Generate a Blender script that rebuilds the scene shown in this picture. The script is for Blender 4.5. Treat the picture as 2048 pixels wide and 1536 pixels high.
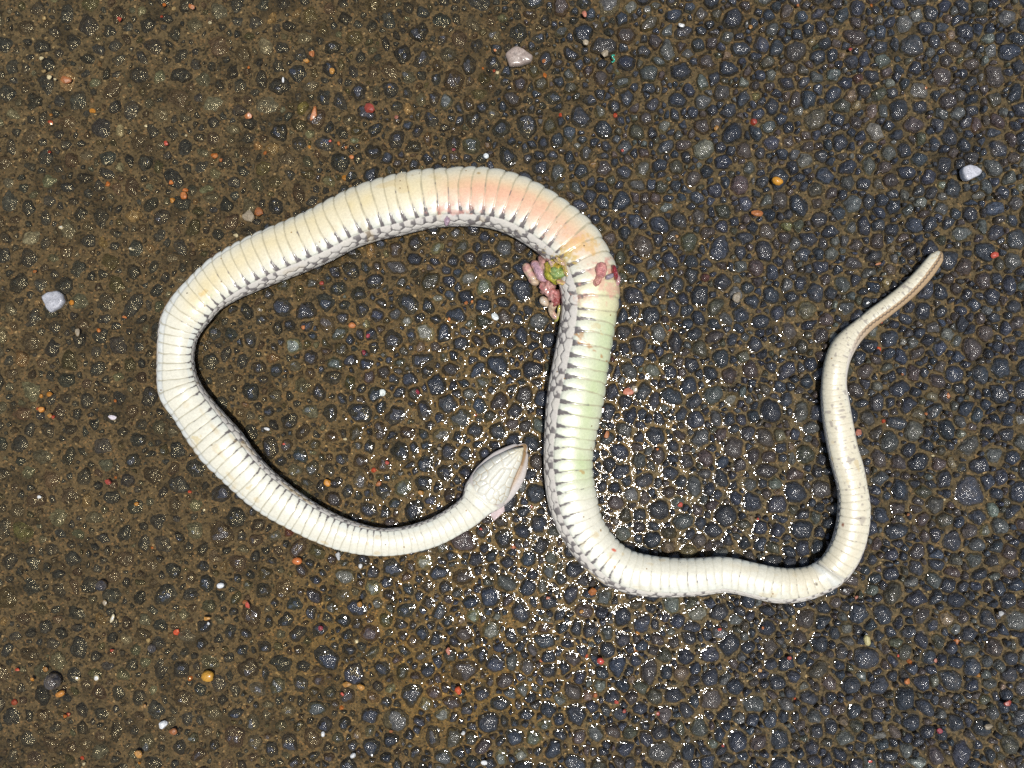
import bpy, math, random
import numpy as np

# ------------------------------------------------------------------ camera, sky, sun, exposure
scene = bpy.context.scene
for o in list(bpy.data.objects):
    bpy.data.objects.remove(o, do_unlink=True)
COL = scene.collection

S = 0.00025                      # metres on the ground for one pixel of the photograph
LENS = 26.0
F_PX = LENS / 36.0 * 2048.0
H = F_PX * S                     # camera height above the water level

cam_data = bpy.data.cameras.new('camera')
cam_data.lens = LENS
cam_data.sensor_width = 36.0
cam_data.clip_start = 0.01
cam_data.clip_end = 300.0
cam = bpy.data.objects.new('camera', cam_data)
cam.location = (0, 0, H)
cam.rotation_euler = (0, 0, 0)
COL.objects.link(cam)
scene.camera = cam

SUN_DIR = np.array([156.0, -232.0, F_PX])      # towards the sun: mirror point of the glints
SUN_DIR /= np.linalg.norm(SUN_DIR)
sun_el = math.asin(SUN_DIR[2])
sun_az = math.atan2(SUN_DIR[0], SUN_DIR[1])
world = bpy.data.worlds.new('World')
scene.world = world
world.use_nodes = True
wn = world.node_tree
for n in list(wn.nodes):
    wn.nodes.remove(n)
sky = wn.nodes.new('ShaderNodeTexSky')
sky.sky_type = 'NISHITA'
sky.sun_disc = False
sky.sun_elevation = sun_el
sky.sun_rotation = sun_az
bg = wn.nodes.new('ShaderNodeBackground')
bg.inputs['Strength'].default_value = 0.08
wo = wn.nodes.new('ShaderNodeOutputWorld')
wn.links.new(sky.outputs[0], bg.inputs[0])
wn.links.new(bg.outputs[0], wo.inputs[0])

sun_data = bpy.data.lights.new('sun', 'SUN')
sun_data.energy = 4.0
sun_data.angle = math.radians(0.53)
sun_data.color = (1.0, 0.965, 0.91)
sun = bpy.data.objects.new('sun', sun_data)
from mathutils import Vector, Matrix
sun.rotation_euler = Vector(SUN_DIR).to_track_quat('Z', 'Y').to_euler()
sun.location = Vector(SUN_DIR) * 5
COL.objects.link(sun)

vs = scene.view_settings
vs.view_transform = 'Standard'
vs.look = 'None'
vs.exposure = 0.0
vs.gamma = 1.0
vs.use_curve_mapping = False
scene.cycles.use_denoising = False
scene.cycles.max_bounces = 6

rng = np.random.default_rng(7)

# ------------------------------------------------------------------ helpers
def W(px, py, z=0.0):
    """photo pixel -> world point on the horizontal plane at height z"""
    k = 1.0 - z / H
    return ((px - 1024.0) * S * k, (768.0 - py) * S * k, z)

def smooth(a, b, x):
    t = np.clip((x - a) / (b - a), 0, 1)
    return t * t * (3 - 2 * t)

_lat = {}
def vnoise(x, y, cell, seed=0):
    """value noise, -1..1"""
    if seed not in _lat:
        _lat[seed] = np.random.default_rng(1000 + seed).random((256, 256)) * 2 - 1
    L = _lat[seed]
    u = np.asarray(x) / cell + 517.3
    v = np.asarray(y) / cell + 291.7
    iu = np.floor(u).astype(int); iv = np.floor(v).astype(int)
    fu = u - iu; fv = v - iv
    fu = fu * fu * (3 - 2 * fu); fv = fv * fv * (3 - 2 * fv)
    a = L[iu % 256, iv % 256]; b = L[(iu + 1) % 256, iv % 256]
    c = L[iu % 256, (iv + 1) % 256]; d = L[(iu + 1) % 256, (iv + 1) % 256]
    return (a * (1 - fu) + b * fu) * (1 - fv) + (c * (1 - fu) + d * fu) * fv

def fnoise(x, y, cell, seed=0, octaves=3):
    s = 0; a = 1.0; t = 0
    for i in range(octaves):
        s = s + a * vnoise(x, y, cell / 2 ** i, seed + i); t += a; a *= 0.5
    return s / t

def blur(a, sig):
    """gaussian blur of a 2-D array, sigma in cells"""
    r = int(3 * sig + 1)
    k = np.exp(-0.5 * (np.arange(-r, r + 1) / sig) ** 2); k /= k.sum()
    p = np.pad(a, r, mode='edge')
    out = np.zeros((a.shape[0], p.shape[1]))
    for i, w in enumerate(k):
        out += w * p[i:i + a.shape[0], :]
    res = np.zeros(a.shape)
    for i, w in enumerate(k):
        res += w * out[:, i:i + a.shape[1]]
    return res

def mesh_from(name, verts, faces, col=None, smooth_shade=True):
    """faces: list of (M,k) int arrays"""
    if not isinstance(faces, (list, tuple)):
        faces = [faces]
    me = bpy.data.meshes.new(name)
    verts = np.asarray(verts, dtype=np.float32)
    me.vertices.add(len(verts))
    me.vertices.foreach_set('co', verts.ravel())
    loops = np.concatenate([np.asarray(f).ravel() for f in faces]).astype(np.int32)
    sizes = np.concatenate([np.full(len(f), f.shape[1]) for f in faces]).astype(np.int32)
    starts = np.concatenate([[0], np.cumsum(sizes)[:-1]]).astype(np.int32)
    me.loops.add(len(loops))
    me.loops.foreach_set('vertex_index', loops)
    me.polygons.add(len(sizes))
    me.polygons.foreach_set('loop_start', starts)
    me.polygons.foreach_set('loop_total', sizes)
    me.update(calc_edges=True)
    me.polygons.foreach_set('use_smooth', np.full(len(sizes), smooth_shade, dtype=bool))
    if col is not None:
        at = me.attributes.new('Col', 'FLOAT_COLOR', 'POINT')
        c = np.ones((len(verts), 4), dtype=np.float32)
        col = np.asarray(col)
        c[:, :col.shape[1]] = col
        at.data.foreach_set('color', c.ravel())
    me.validate()
    return me

def add(name, me, mat=None, parent=None, loc=None, **props):
    o = bpy.data.objects.new(name, me)
    COL.objects.link(o)
    if mat is not None and me is not None and len(me.materials) == 0:
        me.materials.append(mat)
    if loc is not None:
        o.location = loc
    if parent is not None:
        o.parent = parent
    for k, v in props.items():
        o[k] = v
    return o

def grid_faces(nr, nc, wrap=False):
    i = np.arange(nr - 1)[:, None]
    j = np.arange(nc if wrap else nc - 1)[None, :]
    j2 = (j + 1) % nc
    a = i * nc + j; b = i * nc + j2; c = (i + 1) * nc + j2; d = (i + 1) * nc + j
    return np.stack([a, b, c, d], -1).reshape(-1, 4)

# ------------------------------------------------------------------ materials
def new_mat(name):
    m = bpy.data.materials.new(name)
    m.use_nodes = True
    nt = m.node_tree
    for n in list(nt.nodes):
        nt.nodes.remove(n)
    out = nt.nodes.new('ShaderNodeOutputMaterial')
    return m, nt, out

def node(nt, typ, **kw):
    n = nt.nodes.new(typ)
    for k, v in kw.items():
        if k in n.inputs.keys():
            n.inputs[k].default_value = v
        else:
            setattr(n, k, v)
    return n

def lk(nt, a, b):
    nt.links.new(a, b)

def noise(nt, pos, scale, detail=2.0, rough=0.5):
    n = node(nt, 'ShaderNodeTexNoise', Scale=scale, Detail=detail, Roughness=rough)
    lk(nt, pos, n.inputs['Vector'])
    return n.outputs['Fac']

def ramp(nt, fac, stops, interp='LINEAR'):
    r = nt.nodes.new('ShaderNodeValToRGB')
    r.color_ramp.interpolation = interp
    el = r.color_ramp.elements
    while len(el) > 1:
        el.remove(el[-1])
    for i, (p, c) in enumerate(stops):
        e = el[0] if i == 0 else el.new(p)
        e.position = p
        e.color = (c[0], c[1], c[2], 1) if not np.isscalar(c) else (c, c, c, 1)
    lk(nt, fac, r.inputs[0])
    return r.outputs['Color']

def mix(nt, fac, a, b, mode='MIX'):
    m = nt.nodes.new('ShaderNodeMix')
    m.data_type = 'RGBA'
    m.blend_type = mode
    for sock, v in ((m.inputs[0], fac), (m.inputs[6], a), (m.inputs[7], b)):
        if hasattr(v, 'is_linked'):
            lk(nt, v, sock)
        elif np.isscalar(v):
            sock.default_value = v
        else:
            sock.default_value = (v[0], v[1], v[2], 1)
    return m.outputs[2]

def math_n(nt, op, a, b=None, clamp=False):
    m = nt.nodes.new('ShaderNodeMath')
    m.operation = op
    m.use_clamp = clamp
    for sock, v in ((m.inputs[0], a), (m.inputs[1], b)):
        if v is None:
            continue
        if hasattr(v, 'is_linked'):
            lk(nt, v, sock)
        else:
            sock.default_value = v
    return m.outputs[0]

def bump(nt, height, strength, dist, normal=None):
    b = node(nt, 'ShaderNodeBump', Strength=strength, Distance=dist)
    lk(nt, height, b.inputs['Height'])
    if normal is not None:
        lk(nt, normal, b.inputs['Normal'])
    return b.outputs['Normal']

SILT = (0.135, 0.080, 0.036)

def silt_colour(nt, pos, use_attr=False):
    if use_attr:
        base = node(nt, 'ShaderNodeAttribute', attribute_name='Col').outputs['Color']
    else:
        base = ramp(nt, noise(nt, pos, 14, 3), [(0.34, (0.086, 0.069, 0.049)), (0.50, (0.108, 0.080, 0.050)), (0.64, (0.122, 0.085, 0.044))])
    med = noise(nt, pos, 260, 4, 0.65)
    base = mix(nt, 1.0, base, ramp(nt, med, [(0.30, 0.60), (0.5, 0.95), (0.72, 1.35)]), 'MULTIPLY')
    v = node(nt, 'ShaderNodeTexVoronoi', Scale=900.0)
    v.inputs['Scale'].default_value = 1050.0
    lk(nt, pos, v.inputs['Vector'])
    sepc = nt.nodes.new('ShaderNodeSeparateColor')
    lk(nt, v.outputs['Color'], sepc.inputs[0])
    grain = ramp(nt, sepc.outputs[0], [(0.0, (0.08, 0.08, 0.08)), (0.14, (0.30, 0.28, 0.26)), (0.22, (0.72, 0.72, 0.72)), (0.45, (1.0, 1.0, 1.0)), (0.80, (1.3, 1.22, 1.15)), (0.93, (1.8, 1.5, 1.3)), (0.985, (3.2, 3.1, 3.0))], 'CONSTANT')
    base = mix(nt, 0.85, base, grain, 'MULTIPLY')
    fine = noise(nt, pos, 2200, 2, 0.6)
    base = mix(nt, 1.0, base, ramp(nt, fine, [(0.3, 0.55), (0.5, 1.0), (0.7, 1.45)]), 'MULTIPLY')
    return base, med, fine

def make_silt():
    m, nt, out = new_mat('wet_silt')
    pos = nt.nodes.new('ShaderNodeNewGeometry').outputs['Position']
    c, med, fine = silt_colour(nt, pos, True)
    b = node(nt, 'ShaderNodeBsdfPrincipled', Roughness=0.8)
    lk(nt, c, b.inputs['Base Color'])
    n1 = bump(nt, med, 0.7, 0.0006)
    n2 = bump(nt, fine, 0.5, 0.00025, n1)
    lk(nt, n2, b.inputs['Normal'])
    b.inputs['Coat Weight'].default_value = 0.12
    b.inputs['Coat Roughness'].default_value = 0.2
    b.inputs['Coat IOR'].default_value = 1.33
    lk(nt, n1, b.inputs['Coat Normal'])
    lk(nt, b.outputs[0], out.inputs[0])
    return m

def make_stone():
    m, nt, out = new_mat('wet_stone')
    pos = nt.nodes.new('ShaderNodeNewGeometry').outputs['Position']
    at = node(nt, 'ShaderNodeAttribute', attribute_name='Col')
    fine = noise(nt, pos, 1900, 3, 0.65)
    mid = noise(nt, pos, 420, 4, 0.6)
    c = mix(nt, 1.0, at.outputs['Color'], ramp(nt, fine, [(0.28, 0.45), (0.5, 0.95), (0.62, 1.3), (0.75, 2.2)]), 'MULTIPLY')
    c = mix(nt, 1.0, c, ramp(nt, mid, [(0.3, 0.5), (0.5, 1.0), (0.7, 1.9)]), 'MULTIPLY')
    sc = mix(nt, 1.0, (0.125, 0.094, 0.060), ramp(nt, fine, [(0.3, 0.5), (0.5, 1.0), (0.7, 1.5)]), 'MULTIPLY')
    dn = noise(nt, pos, 330, 4, 0.7)
    dust = math_n(nt, 'MULTIPLY', ramp(nt, dn, [(0.40, 0.0), (0.66, 1.0)]), math_n(nt, 'MULTIPLY', at.outputs['Alpha'], 1.0), True)
    c = mix(nt, dust, c, sc)
    b = node(nt, 'ShaderNodeBsdfPrincipled', Roughness=0.5)
    lk(nt, c, b.inputs['Base Color'])
    n1 = bump(nt, mid, 1.0, 0.0027)
    n2 = bump(nt, fine, 0.8, 0.0004, n1)
    lk(nt, n2, b.inputs['Normal'])
    cb = noise(nt, pos, 620, 3, 0.55)
    n3 = bump(nt, cb, 0.75, 0.0011)
    b.inputs['Coat Weight'].default_value = 1.0
    b.inputs['Coat Roughness'].default_value = 0.12
    b.inputs['Coat IOR'].default_value = 1.45
    lk(nt, n3, b.inputs['Coat Normal'])
    lk(nt, b.outputs[0], out.inputs[0])
    return m

def make_chip():
    m, nt, out = new_mat('wet_chip')
    pos = nt.nodes.new('ShaderNodeNewGeometry').outputs['Position']
    at = node(nt, 'ShaderNodeAttribute', attribute_name='Col')
    fine = noise(nt, pos, 1500, 3, 0.6)
    c = mix(nt, 1.0, at.outputs['Color'], ramp(nt, fine, [(0.3, 0.6), (0.5, 1.0), (0.7, 1.25)]), 'MULTIPLY')
    b = node(nt, 'ShaderNodeBsdfPrincipled', Roughness=0.45)
    lk(nt, c, b.inputs['Base Color'])
    lk(nt, bump(nt, fine, 0.5, 0.0003), b.inputs['Normal'])
    b.inputs['Coat Weight'].default_value = 0.5
    b.inputs['Coat Roughness'].default_value = 0.12
    lk(nt, b.outputs[0], out.inputs[0])
    return m

def make_water():
    m, nt, out = new_mat('shallow_water')
    pos = nt.nodes.new('ShaderNodeNewGeometry').outputs['Position']
    fr = node(nt, 'ShaderNodeFresnel', IOR=1.30)
    tr = nt.nodes.new('ShaderNodeBsdfTransparent')
    tr.inputs[0].default_value = (0.96, 0.89, 0.70, 1)
    gl = node(nt, 'ShaderNodeBsdfGlossy', Roughness=0.06)
    gl.inputs['Color'].default_value = (1, 1, 1, 1)
    nb = bump(nt, noise(nt, pos, 360, 2), 0.36, 0.0011)
    lk(nt, nb, gl.inputs['Normal'])
    lk(nt, nb, fr.inputs['Normal'])
    mx = nt.nodes.new('ShaderNodeMixShader')
    lk(nt, fr.outputs[0], mx.inputs[0])
    lk(nt, tr.outputs[0], mx.inputs[1])
    lk(nt, gl.outputs[0], mx.inputs[2])
    lk(nt, mx.outputs[0], out.inputs[0])
    return m

def make_skin(name='snake_skin', rough=0.36, coat=0.5, coat_rough=0.12, bscale=900, bdist=0.00012):
    m, nt, out = new_mat(name)
    pos = nt.nodes.new('ShaderNodeNewGeometry').outputs['Position']
    at = node(nt, 'ShaderNodeAttribute', attribute_name='Col')
    fine = noise(nt, pos, bscale, 3, 0.6)
    c = mix(nt, 1.0, at.outputs['Color'], ramp(nt, fine, [(0.3, 0.90 if bdist < 0.001 else 0.55), (0.7, 1.06)]), 'MULTIPLY')
    # specks of sand and dirt stuck to the skin
    v = node(nt, 'ShaderNodeTexVoronoi', Scale=230.0)
    lk(nt, pos, v.inputs['Vector'])
    sepc = nt.nodes.new('ShaderNodeSeparateColor')
    lk(nt, v.outputs['Color'], sepc.inputs[0])
    near = math_n(nt, 'LESS_THAN', v.outputs['Distance'], 0.10)
    pick = math_n(nt, 'GREATER_THAN', sepc.outputs[0], 0.72)
    spk = math_n(nt, 'MULTIPLY', near, pick)
    c = mix(nt, math_n(nt, 'MULTIPLY', spk, 0.8), c, ramp(nt, sepc.outputs[1], [(0.0, (0.05, 0.04, 0.03)), (0.6, (0.30, 0.17, 0.05))]))
    b = node(nt, 'ShaderNodeBsdfPrincipled', Roughness=rough)
    lk(nt, c, b.inputs['Base Color'])
    nn = bump(nt, fine, 0.5, bdist)
    lk(nt, nn, b.inputs['Normal'])
    b.inputs['Coat Weight'].default_value = coat
    b.inputs['Coat Roughness'].default_value = coat_rough
    b.inputs['Coat IOR'].default_value = 1.36
    lk(nt, b.outputs[0], out.inputs[0])
    return m

def make_far_ground():
    m, nt, out = new_mat('far_asphalt')
    pos = nt.nodes.new('ShaderNodeNewGeometry').outputs['Position']
    v = node(nt, 'ShaderNodeTexVoronoi', Scale=110.0)
    lk(nt, pos, v.inputs['Vector'])
    sepc = nt.nodes.new('ShaderNodeSeparateColor')
    lk(nt, v.outputs['Color'], sepc.inputs[0])
    sc, med, fine = silt_colour(nt, pos)
    st = ramp(nt, sepc.outputs[0], [(0.0, (0.018, 0.022, 0.030)), (0.5, (0.030, 0.031, 0.034)), (0.86, (0.045, 0.042, 0.035)), (0.97, (0.10, 0.10, 0.085))], 'CONSTANT')
    fac = ramp(nt, v.outputs['Distance'], [(0.42, 1.0), (0.56, 0.0)])
    c = mix(nt, fac, sc, st)
    b = node(nt, 'ShaderNodeBsdfPrincipled', Roughness=0.5)
    lk(nt, c, b.inputs['Base Color'])
    lk(nt, bump(nt, fac, 0.8, 0.0015), b.inputs['Normal'])
    b.inputs['Coat Weight'].default_value = 0.7
    b.inputs['Coat Roughness'].default_value = 0.12
    lk(nt, b.outputs[0], out.inputs[0])
    return m

M_SILT = make_silt()
M_STONE = make_stone()
M_CHIP = make_chip()
M_WATER = make_water()
M_SKIN = make_skin()
M_FLESH = make_skin('wet_flesh', 0.4, 1.0, 0.07, 620, 0.0016)
M_FAR = make_far_ground()

# ------------------------------------------------------------------ lie of the pavement
MM = 0.001
def emerge(px, py):
    """<0 flooded (left), >0 stones stand out of the water (right)"""
    e = (px - (600 + 300 * np.clip((520 - py) / 520.0, -0.15, 1))) / 700.0
    return e + 0.22 * fnoise(px, py, 260.0, 40)

def top_level(px, py):
    return np.clip(1.75 * emerge(px, py), -1.15, 2.1) * MM

def silt_level(px, py):
    e = emerge(px, py)
    prot = 1.15 + 1.7 * smooth(-0.5, 1.0, e)
    return top_level(px, py) - prot * MM

def to_px(x, y):
    return np.asarray(x) / S + 1024.0, 768.0 - np.asarray(y) / S

# pavement base: silt between the stones
PXX, PYY = 0.345, 0.270
gs = 0.0011
nx = int(2 * PXX / gs) + 1; ny = int(2 * PYY / gs) + 1
gx = np.linspace(-PXX, PXX, nx); gy = np.linspace(-PYY, PYY, ny)
GX, GY = np.meshgrid(gx, gy)
gpx, gpy = to_px(GX, GY)
GZ = silt_level(gpx, gpy) + (0.14 + 0.16 * smooth(-0.3, 0.8, emerge(gpx, gpy))) * MM * fnoise(gpx, gpy, 34.0, 50, 3) + 0.10 * MM * vnoise(gpx, gpy, 7.0, 55)
def silt_tone(px, py):  # silt colour by place: golden blobs around two centres, greyer right and top left
    e = emerge(px, py)
    c = np.broadcast_to(np.array([0.090, 0.071, 0.050]), px.shape + (3,)).copy()
    def bl(c, f, k): return c * (1 - f[..., None]) + np.array(k) * f[..., None]
    n = fnoise(px, py, 150.0, 44, 3)
    c = bl(c, smooth(0.55, 1.3, e + 0.4 * n), (0.094, 0.079, 0.060))
    g1 = np.exp(-(((px - 880) / 330) ** 2 + ((py - 1290) / 260) ** 2)); g2 = np.exp(-(((px - 1000) / 330) ** 2 + ((py - 820) / 240) ** 2))
    c = bl(c, np.clip(np.maximum(g1, g2) * (0.95 + 0.9 * n), 0, 1), (0.134, 0.093, 0.038))
    c = bl(c, smooth(500, 0, py) * (1 - smooth(0, 900, px)) * 0.5, (0.088, 0.076, 0.058))
    dark = smooth(0.12, 0.55, fnoise(px, py, 45.0, 47, 3))
    return c * (1.06 - 0.55 * dark)[..., None]
edge = np.minimum(PXX - np.abs(GX), PYY - np.abs(GY))
GZ = GZ - 0.004 * (1 - smooth(0, 0.012, edge))
pav = add('pavement', mesh_from('pavement', np.stack([GX, GY, GZ], -1).reshape(-1, 3), grid_faces(ny, nx), silt_tone(gpx, gpy).reshape(-1, 3)), M_SILT,
          kind='structure', label='wet pavement of dark stones bedded in tan brown silt', category='pavement')

R0 = 150.0
gv = [(-R0, -R0, -0.0042), (R0, -R0, -0.0042), (R0, R0, -0.0042), (-R0, R0, -0.0042)]
add('ground', mesh_from('ground', gv, np.array([[0, 1, 2, 3]])), M_FAR, kind='structure',
    label='wet asphalt ground stretching away around the pavement', category='ground')

# ------------------------------------------------------------------ catalogue read off the photograph (pixels)
# pale or otherwise tell-tale stones: x y rx ry rot kind   (p pale green-grey, g grey, t tan, b brown-red, k dark, y yellowish)
STONES = """
280 17 13 12 0 p;184 161 13 12 0 p;425 205 36 20 20 p;52 271 17 26 10 p;465 256 18 14 0 p;425 345 19 13 -15 p;92 360 26 16 0 p
20 225 20 14 0 p;412 378 22 12 20 p;607 75 21 13 5 p;1006 34 13 11 0 p;744 97 20 9 5 g;816 217 11 13 20 t;604 212 12 23 -20 y
1405 203 17 20 0 g;1295 20 9 10 0 p;1328 252 13 15 0 p;1335 100 19 30 0 g;1424 85 12 14 0 b;1515 190 9 9 0 p;1488 165 11 11 0 p
1155 291 9 8 0 p;1783 360 21 18 0 b;1715 157 11 8 20 r;1635 155 14 13 0 g;1778 165 11 12 0 p;1881 227 18 11 -20 g;1623 86 8 9 0 y
1541 150 11 17 0 p;1976 78 13 12 0 p;1936 108 10 10 0 g;1968 122 9 9 0 p;1901 68 9 9 0 t;1636 113 20 17 0 k;1884 370 8 11 0 p
2041 375 10 9 0 p;1748 262 15 28 35 p;1711 212 10 9 0 y;405 484 21 14 10 t;417 394 25 18 0 p;342 514 12 12 0 p;230 754 19 11 -15 p
874 496 17 20 0 p;937 556 26 15 20 p;850 664 29 19 -30 p;587 691 18 17 -30 p;667 726 20 17 0 p;874 596 14 10 20 p;527 664 25 8 -10 t
1306 741 23 13 -25 p;1311 546 17 12 0 p;1411 555 10 8 0 r;1334 414 17 10 0 p;1224 719 5 6 0 r;1896 669 14 13 0 p;1958 391 10 9 0 p
1838 406 14 12 0 p;1816 421 12 14 0 g;1783 499 9 10 0 t;1771 564 8 14 35 y;1573 454 10 10 0 y;1913 579 16 14 0 b;152 1070 19 14 0 p
221 1040 10 11 0 p;386 1012 17 16 0 p;187 1097 13 9 0 k;445 1135 10 9 0 t;577 1065 13 9 20 r;804 978 22 25 -20 p;718 963 17 21 0 p
849 1125 20 18 0 p;587 940 19 12 -20 g;1463 800 14 19 20 p;1499 800 10 9 0 g;1264 990 18 17 0 p;1378 1103 20 17 0 y;1366 1043 26 21 0 g
1827 862 20 22 0 p;1903 925 12 18 20 t;1986 1019 13 16 30 p;1971 1063 13 14 0 p;2042 840 11 9 0 p;1753 773 12 10 0 p;195 1240 14 18 30 t
249 1282 14 16 0 p;302 1382 11 13 0 p;240 1354 26 16 -20 p;494 1172 14 10 0 p;744 1176 16 18 0 p;946 1231 16 14 0 p;574 1424 20 18 0 p
713 1470 12 13 0 t;782 1380 14 12 0 p;850 1410 17 15 0 p;884 1430 20 17 0 p;994 1234 8 8 0 p;1002 1517 14 16 0 p;1054 1336 20 17 0 p
1045 1380 15 15 0 p;1069 1477 18 19 0 p;1200 1371 15 15 0 p;1396 1227 24 17 25 p;1090 1238 11 7 0 p;1341 1263 11 8 0 p;1041 1510 15 15 0 p
1399 1457 23 29 20 g;1896 1237 15 15 0 t;1693 1258 16 16 0 p;1867 1362 9 18 -10 p;1923 1398 7 18 0 p;1812 1499 14 16 0 p;1724 1353 11 12 0 p
1746 1180 14 12 0 p;1835 1523 25 12 0 p;1770 1229 24 28 0 k;81 88 25 18 0 k;287 323 21 18 30 k;53 516 30 26 0 k;83 436 16 27 0 k
313 469 25 16 35 k;195 433 18 35 0 k;132 914 18 36 -25 k;204 893 29 23 0 k;262 918 26 18 -30 k;305 950 21 40 0 b;93 958 24 24 0 b
437 1065 45 26 -35 b;140 1120 30 17 -15 k;610 620 28 22 25 k;715 585 20 22 -20 k;700 540 32 17 -30 k;830 515 22 14 0 k;975 520 27 24 0 k
1000 575 18 20 0 k;967 613 22 17 0 k;985 680 22 15 -25 k;840 720 28 16 5 k;920 688 20 19 0 k;960 812 17 20 0 k;952 863 20 21 0 k
800 905 20 34 10 k;852 925 19 30 -10 k;1085 800 24 17 10 k;1080 1050 19 22 -20 k;1087 1090 31 17 10 k;1142 1190 15 36 0 k;1096 1205 19 19 0 k
1245 1235 18 24 -20 k;1310 870 22 28 30 k;1320 1020 24 30 0 k;1288 960 28 18 15 k;1278 1030 16 15 0 k;1305 1080 24 20 20 k
1390 970 17 34 15 g;1450 1030 28 26 0 k;1425 1060 22 18 0 k;1345 795 32 20 -20 k;1320 450 29 17 -20 k;1360 440 20 26 20 k;1270 440 18 16 0 k
1400 590 22 26 0 k;1445 565 22 17 -10 k;1490 475 22 15 0 k;1440 495 24 40 -30 k;1350 685 15 32 10 k;1318 665 17 24 0 g;1280 690 20 22 0 k
1985 595 18 22 0 k;1640 535 18 17 0 k;1800 775 30 14 10 k;1755 805 18 22 -20 k;1895 860 20 27 0 k;1840 925 32 22 25 k;1935 985 38 45 0 k
1890 960 17 26 -20 k;1870 1010 26 20 0 b;1555 1008 26 22 0 k;1605 1060 30 24 0 k;1575 740 26 18 60 k;2020 1350 18 20 0 k;1700 1370 28 20 10 k
1640 1290 19 20 0 k;1420 1310 26 20 -30 k;1460 1290 22 30 -30 k;1300 1345 20 33 0 b;1350 1390 26 24 0 k;1150 1430 24 34 30 k;1100 1345 23 21 0 k
960 1310 22 18 0 k;1090 1285 30 20 -15 k;990 1330 22 26 20 k;925 1345 48 26 20 b;1000 1410 28 20 0 k;935 1420 12 25 -30 k;1190 1470 18 28 30 g
855 1340 15 30 -10 k;765 1340 24 20 0 k;600 1370 16 22 0 k;630 1160 42 9 0 k;800 1250 19 11 10 k;370 1440 17 22 -10 k;200 1430 26 15 -15 k
230 1470 20 32 0 b;86 1255 22 15 0 k;55 1310 35 20 -10 b;1030 1475 22 24 0 k;1110 1500 20 22 0 k;1250 1500 24 20 0 k;1475 1480 22 30 0 k
"""
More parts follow.
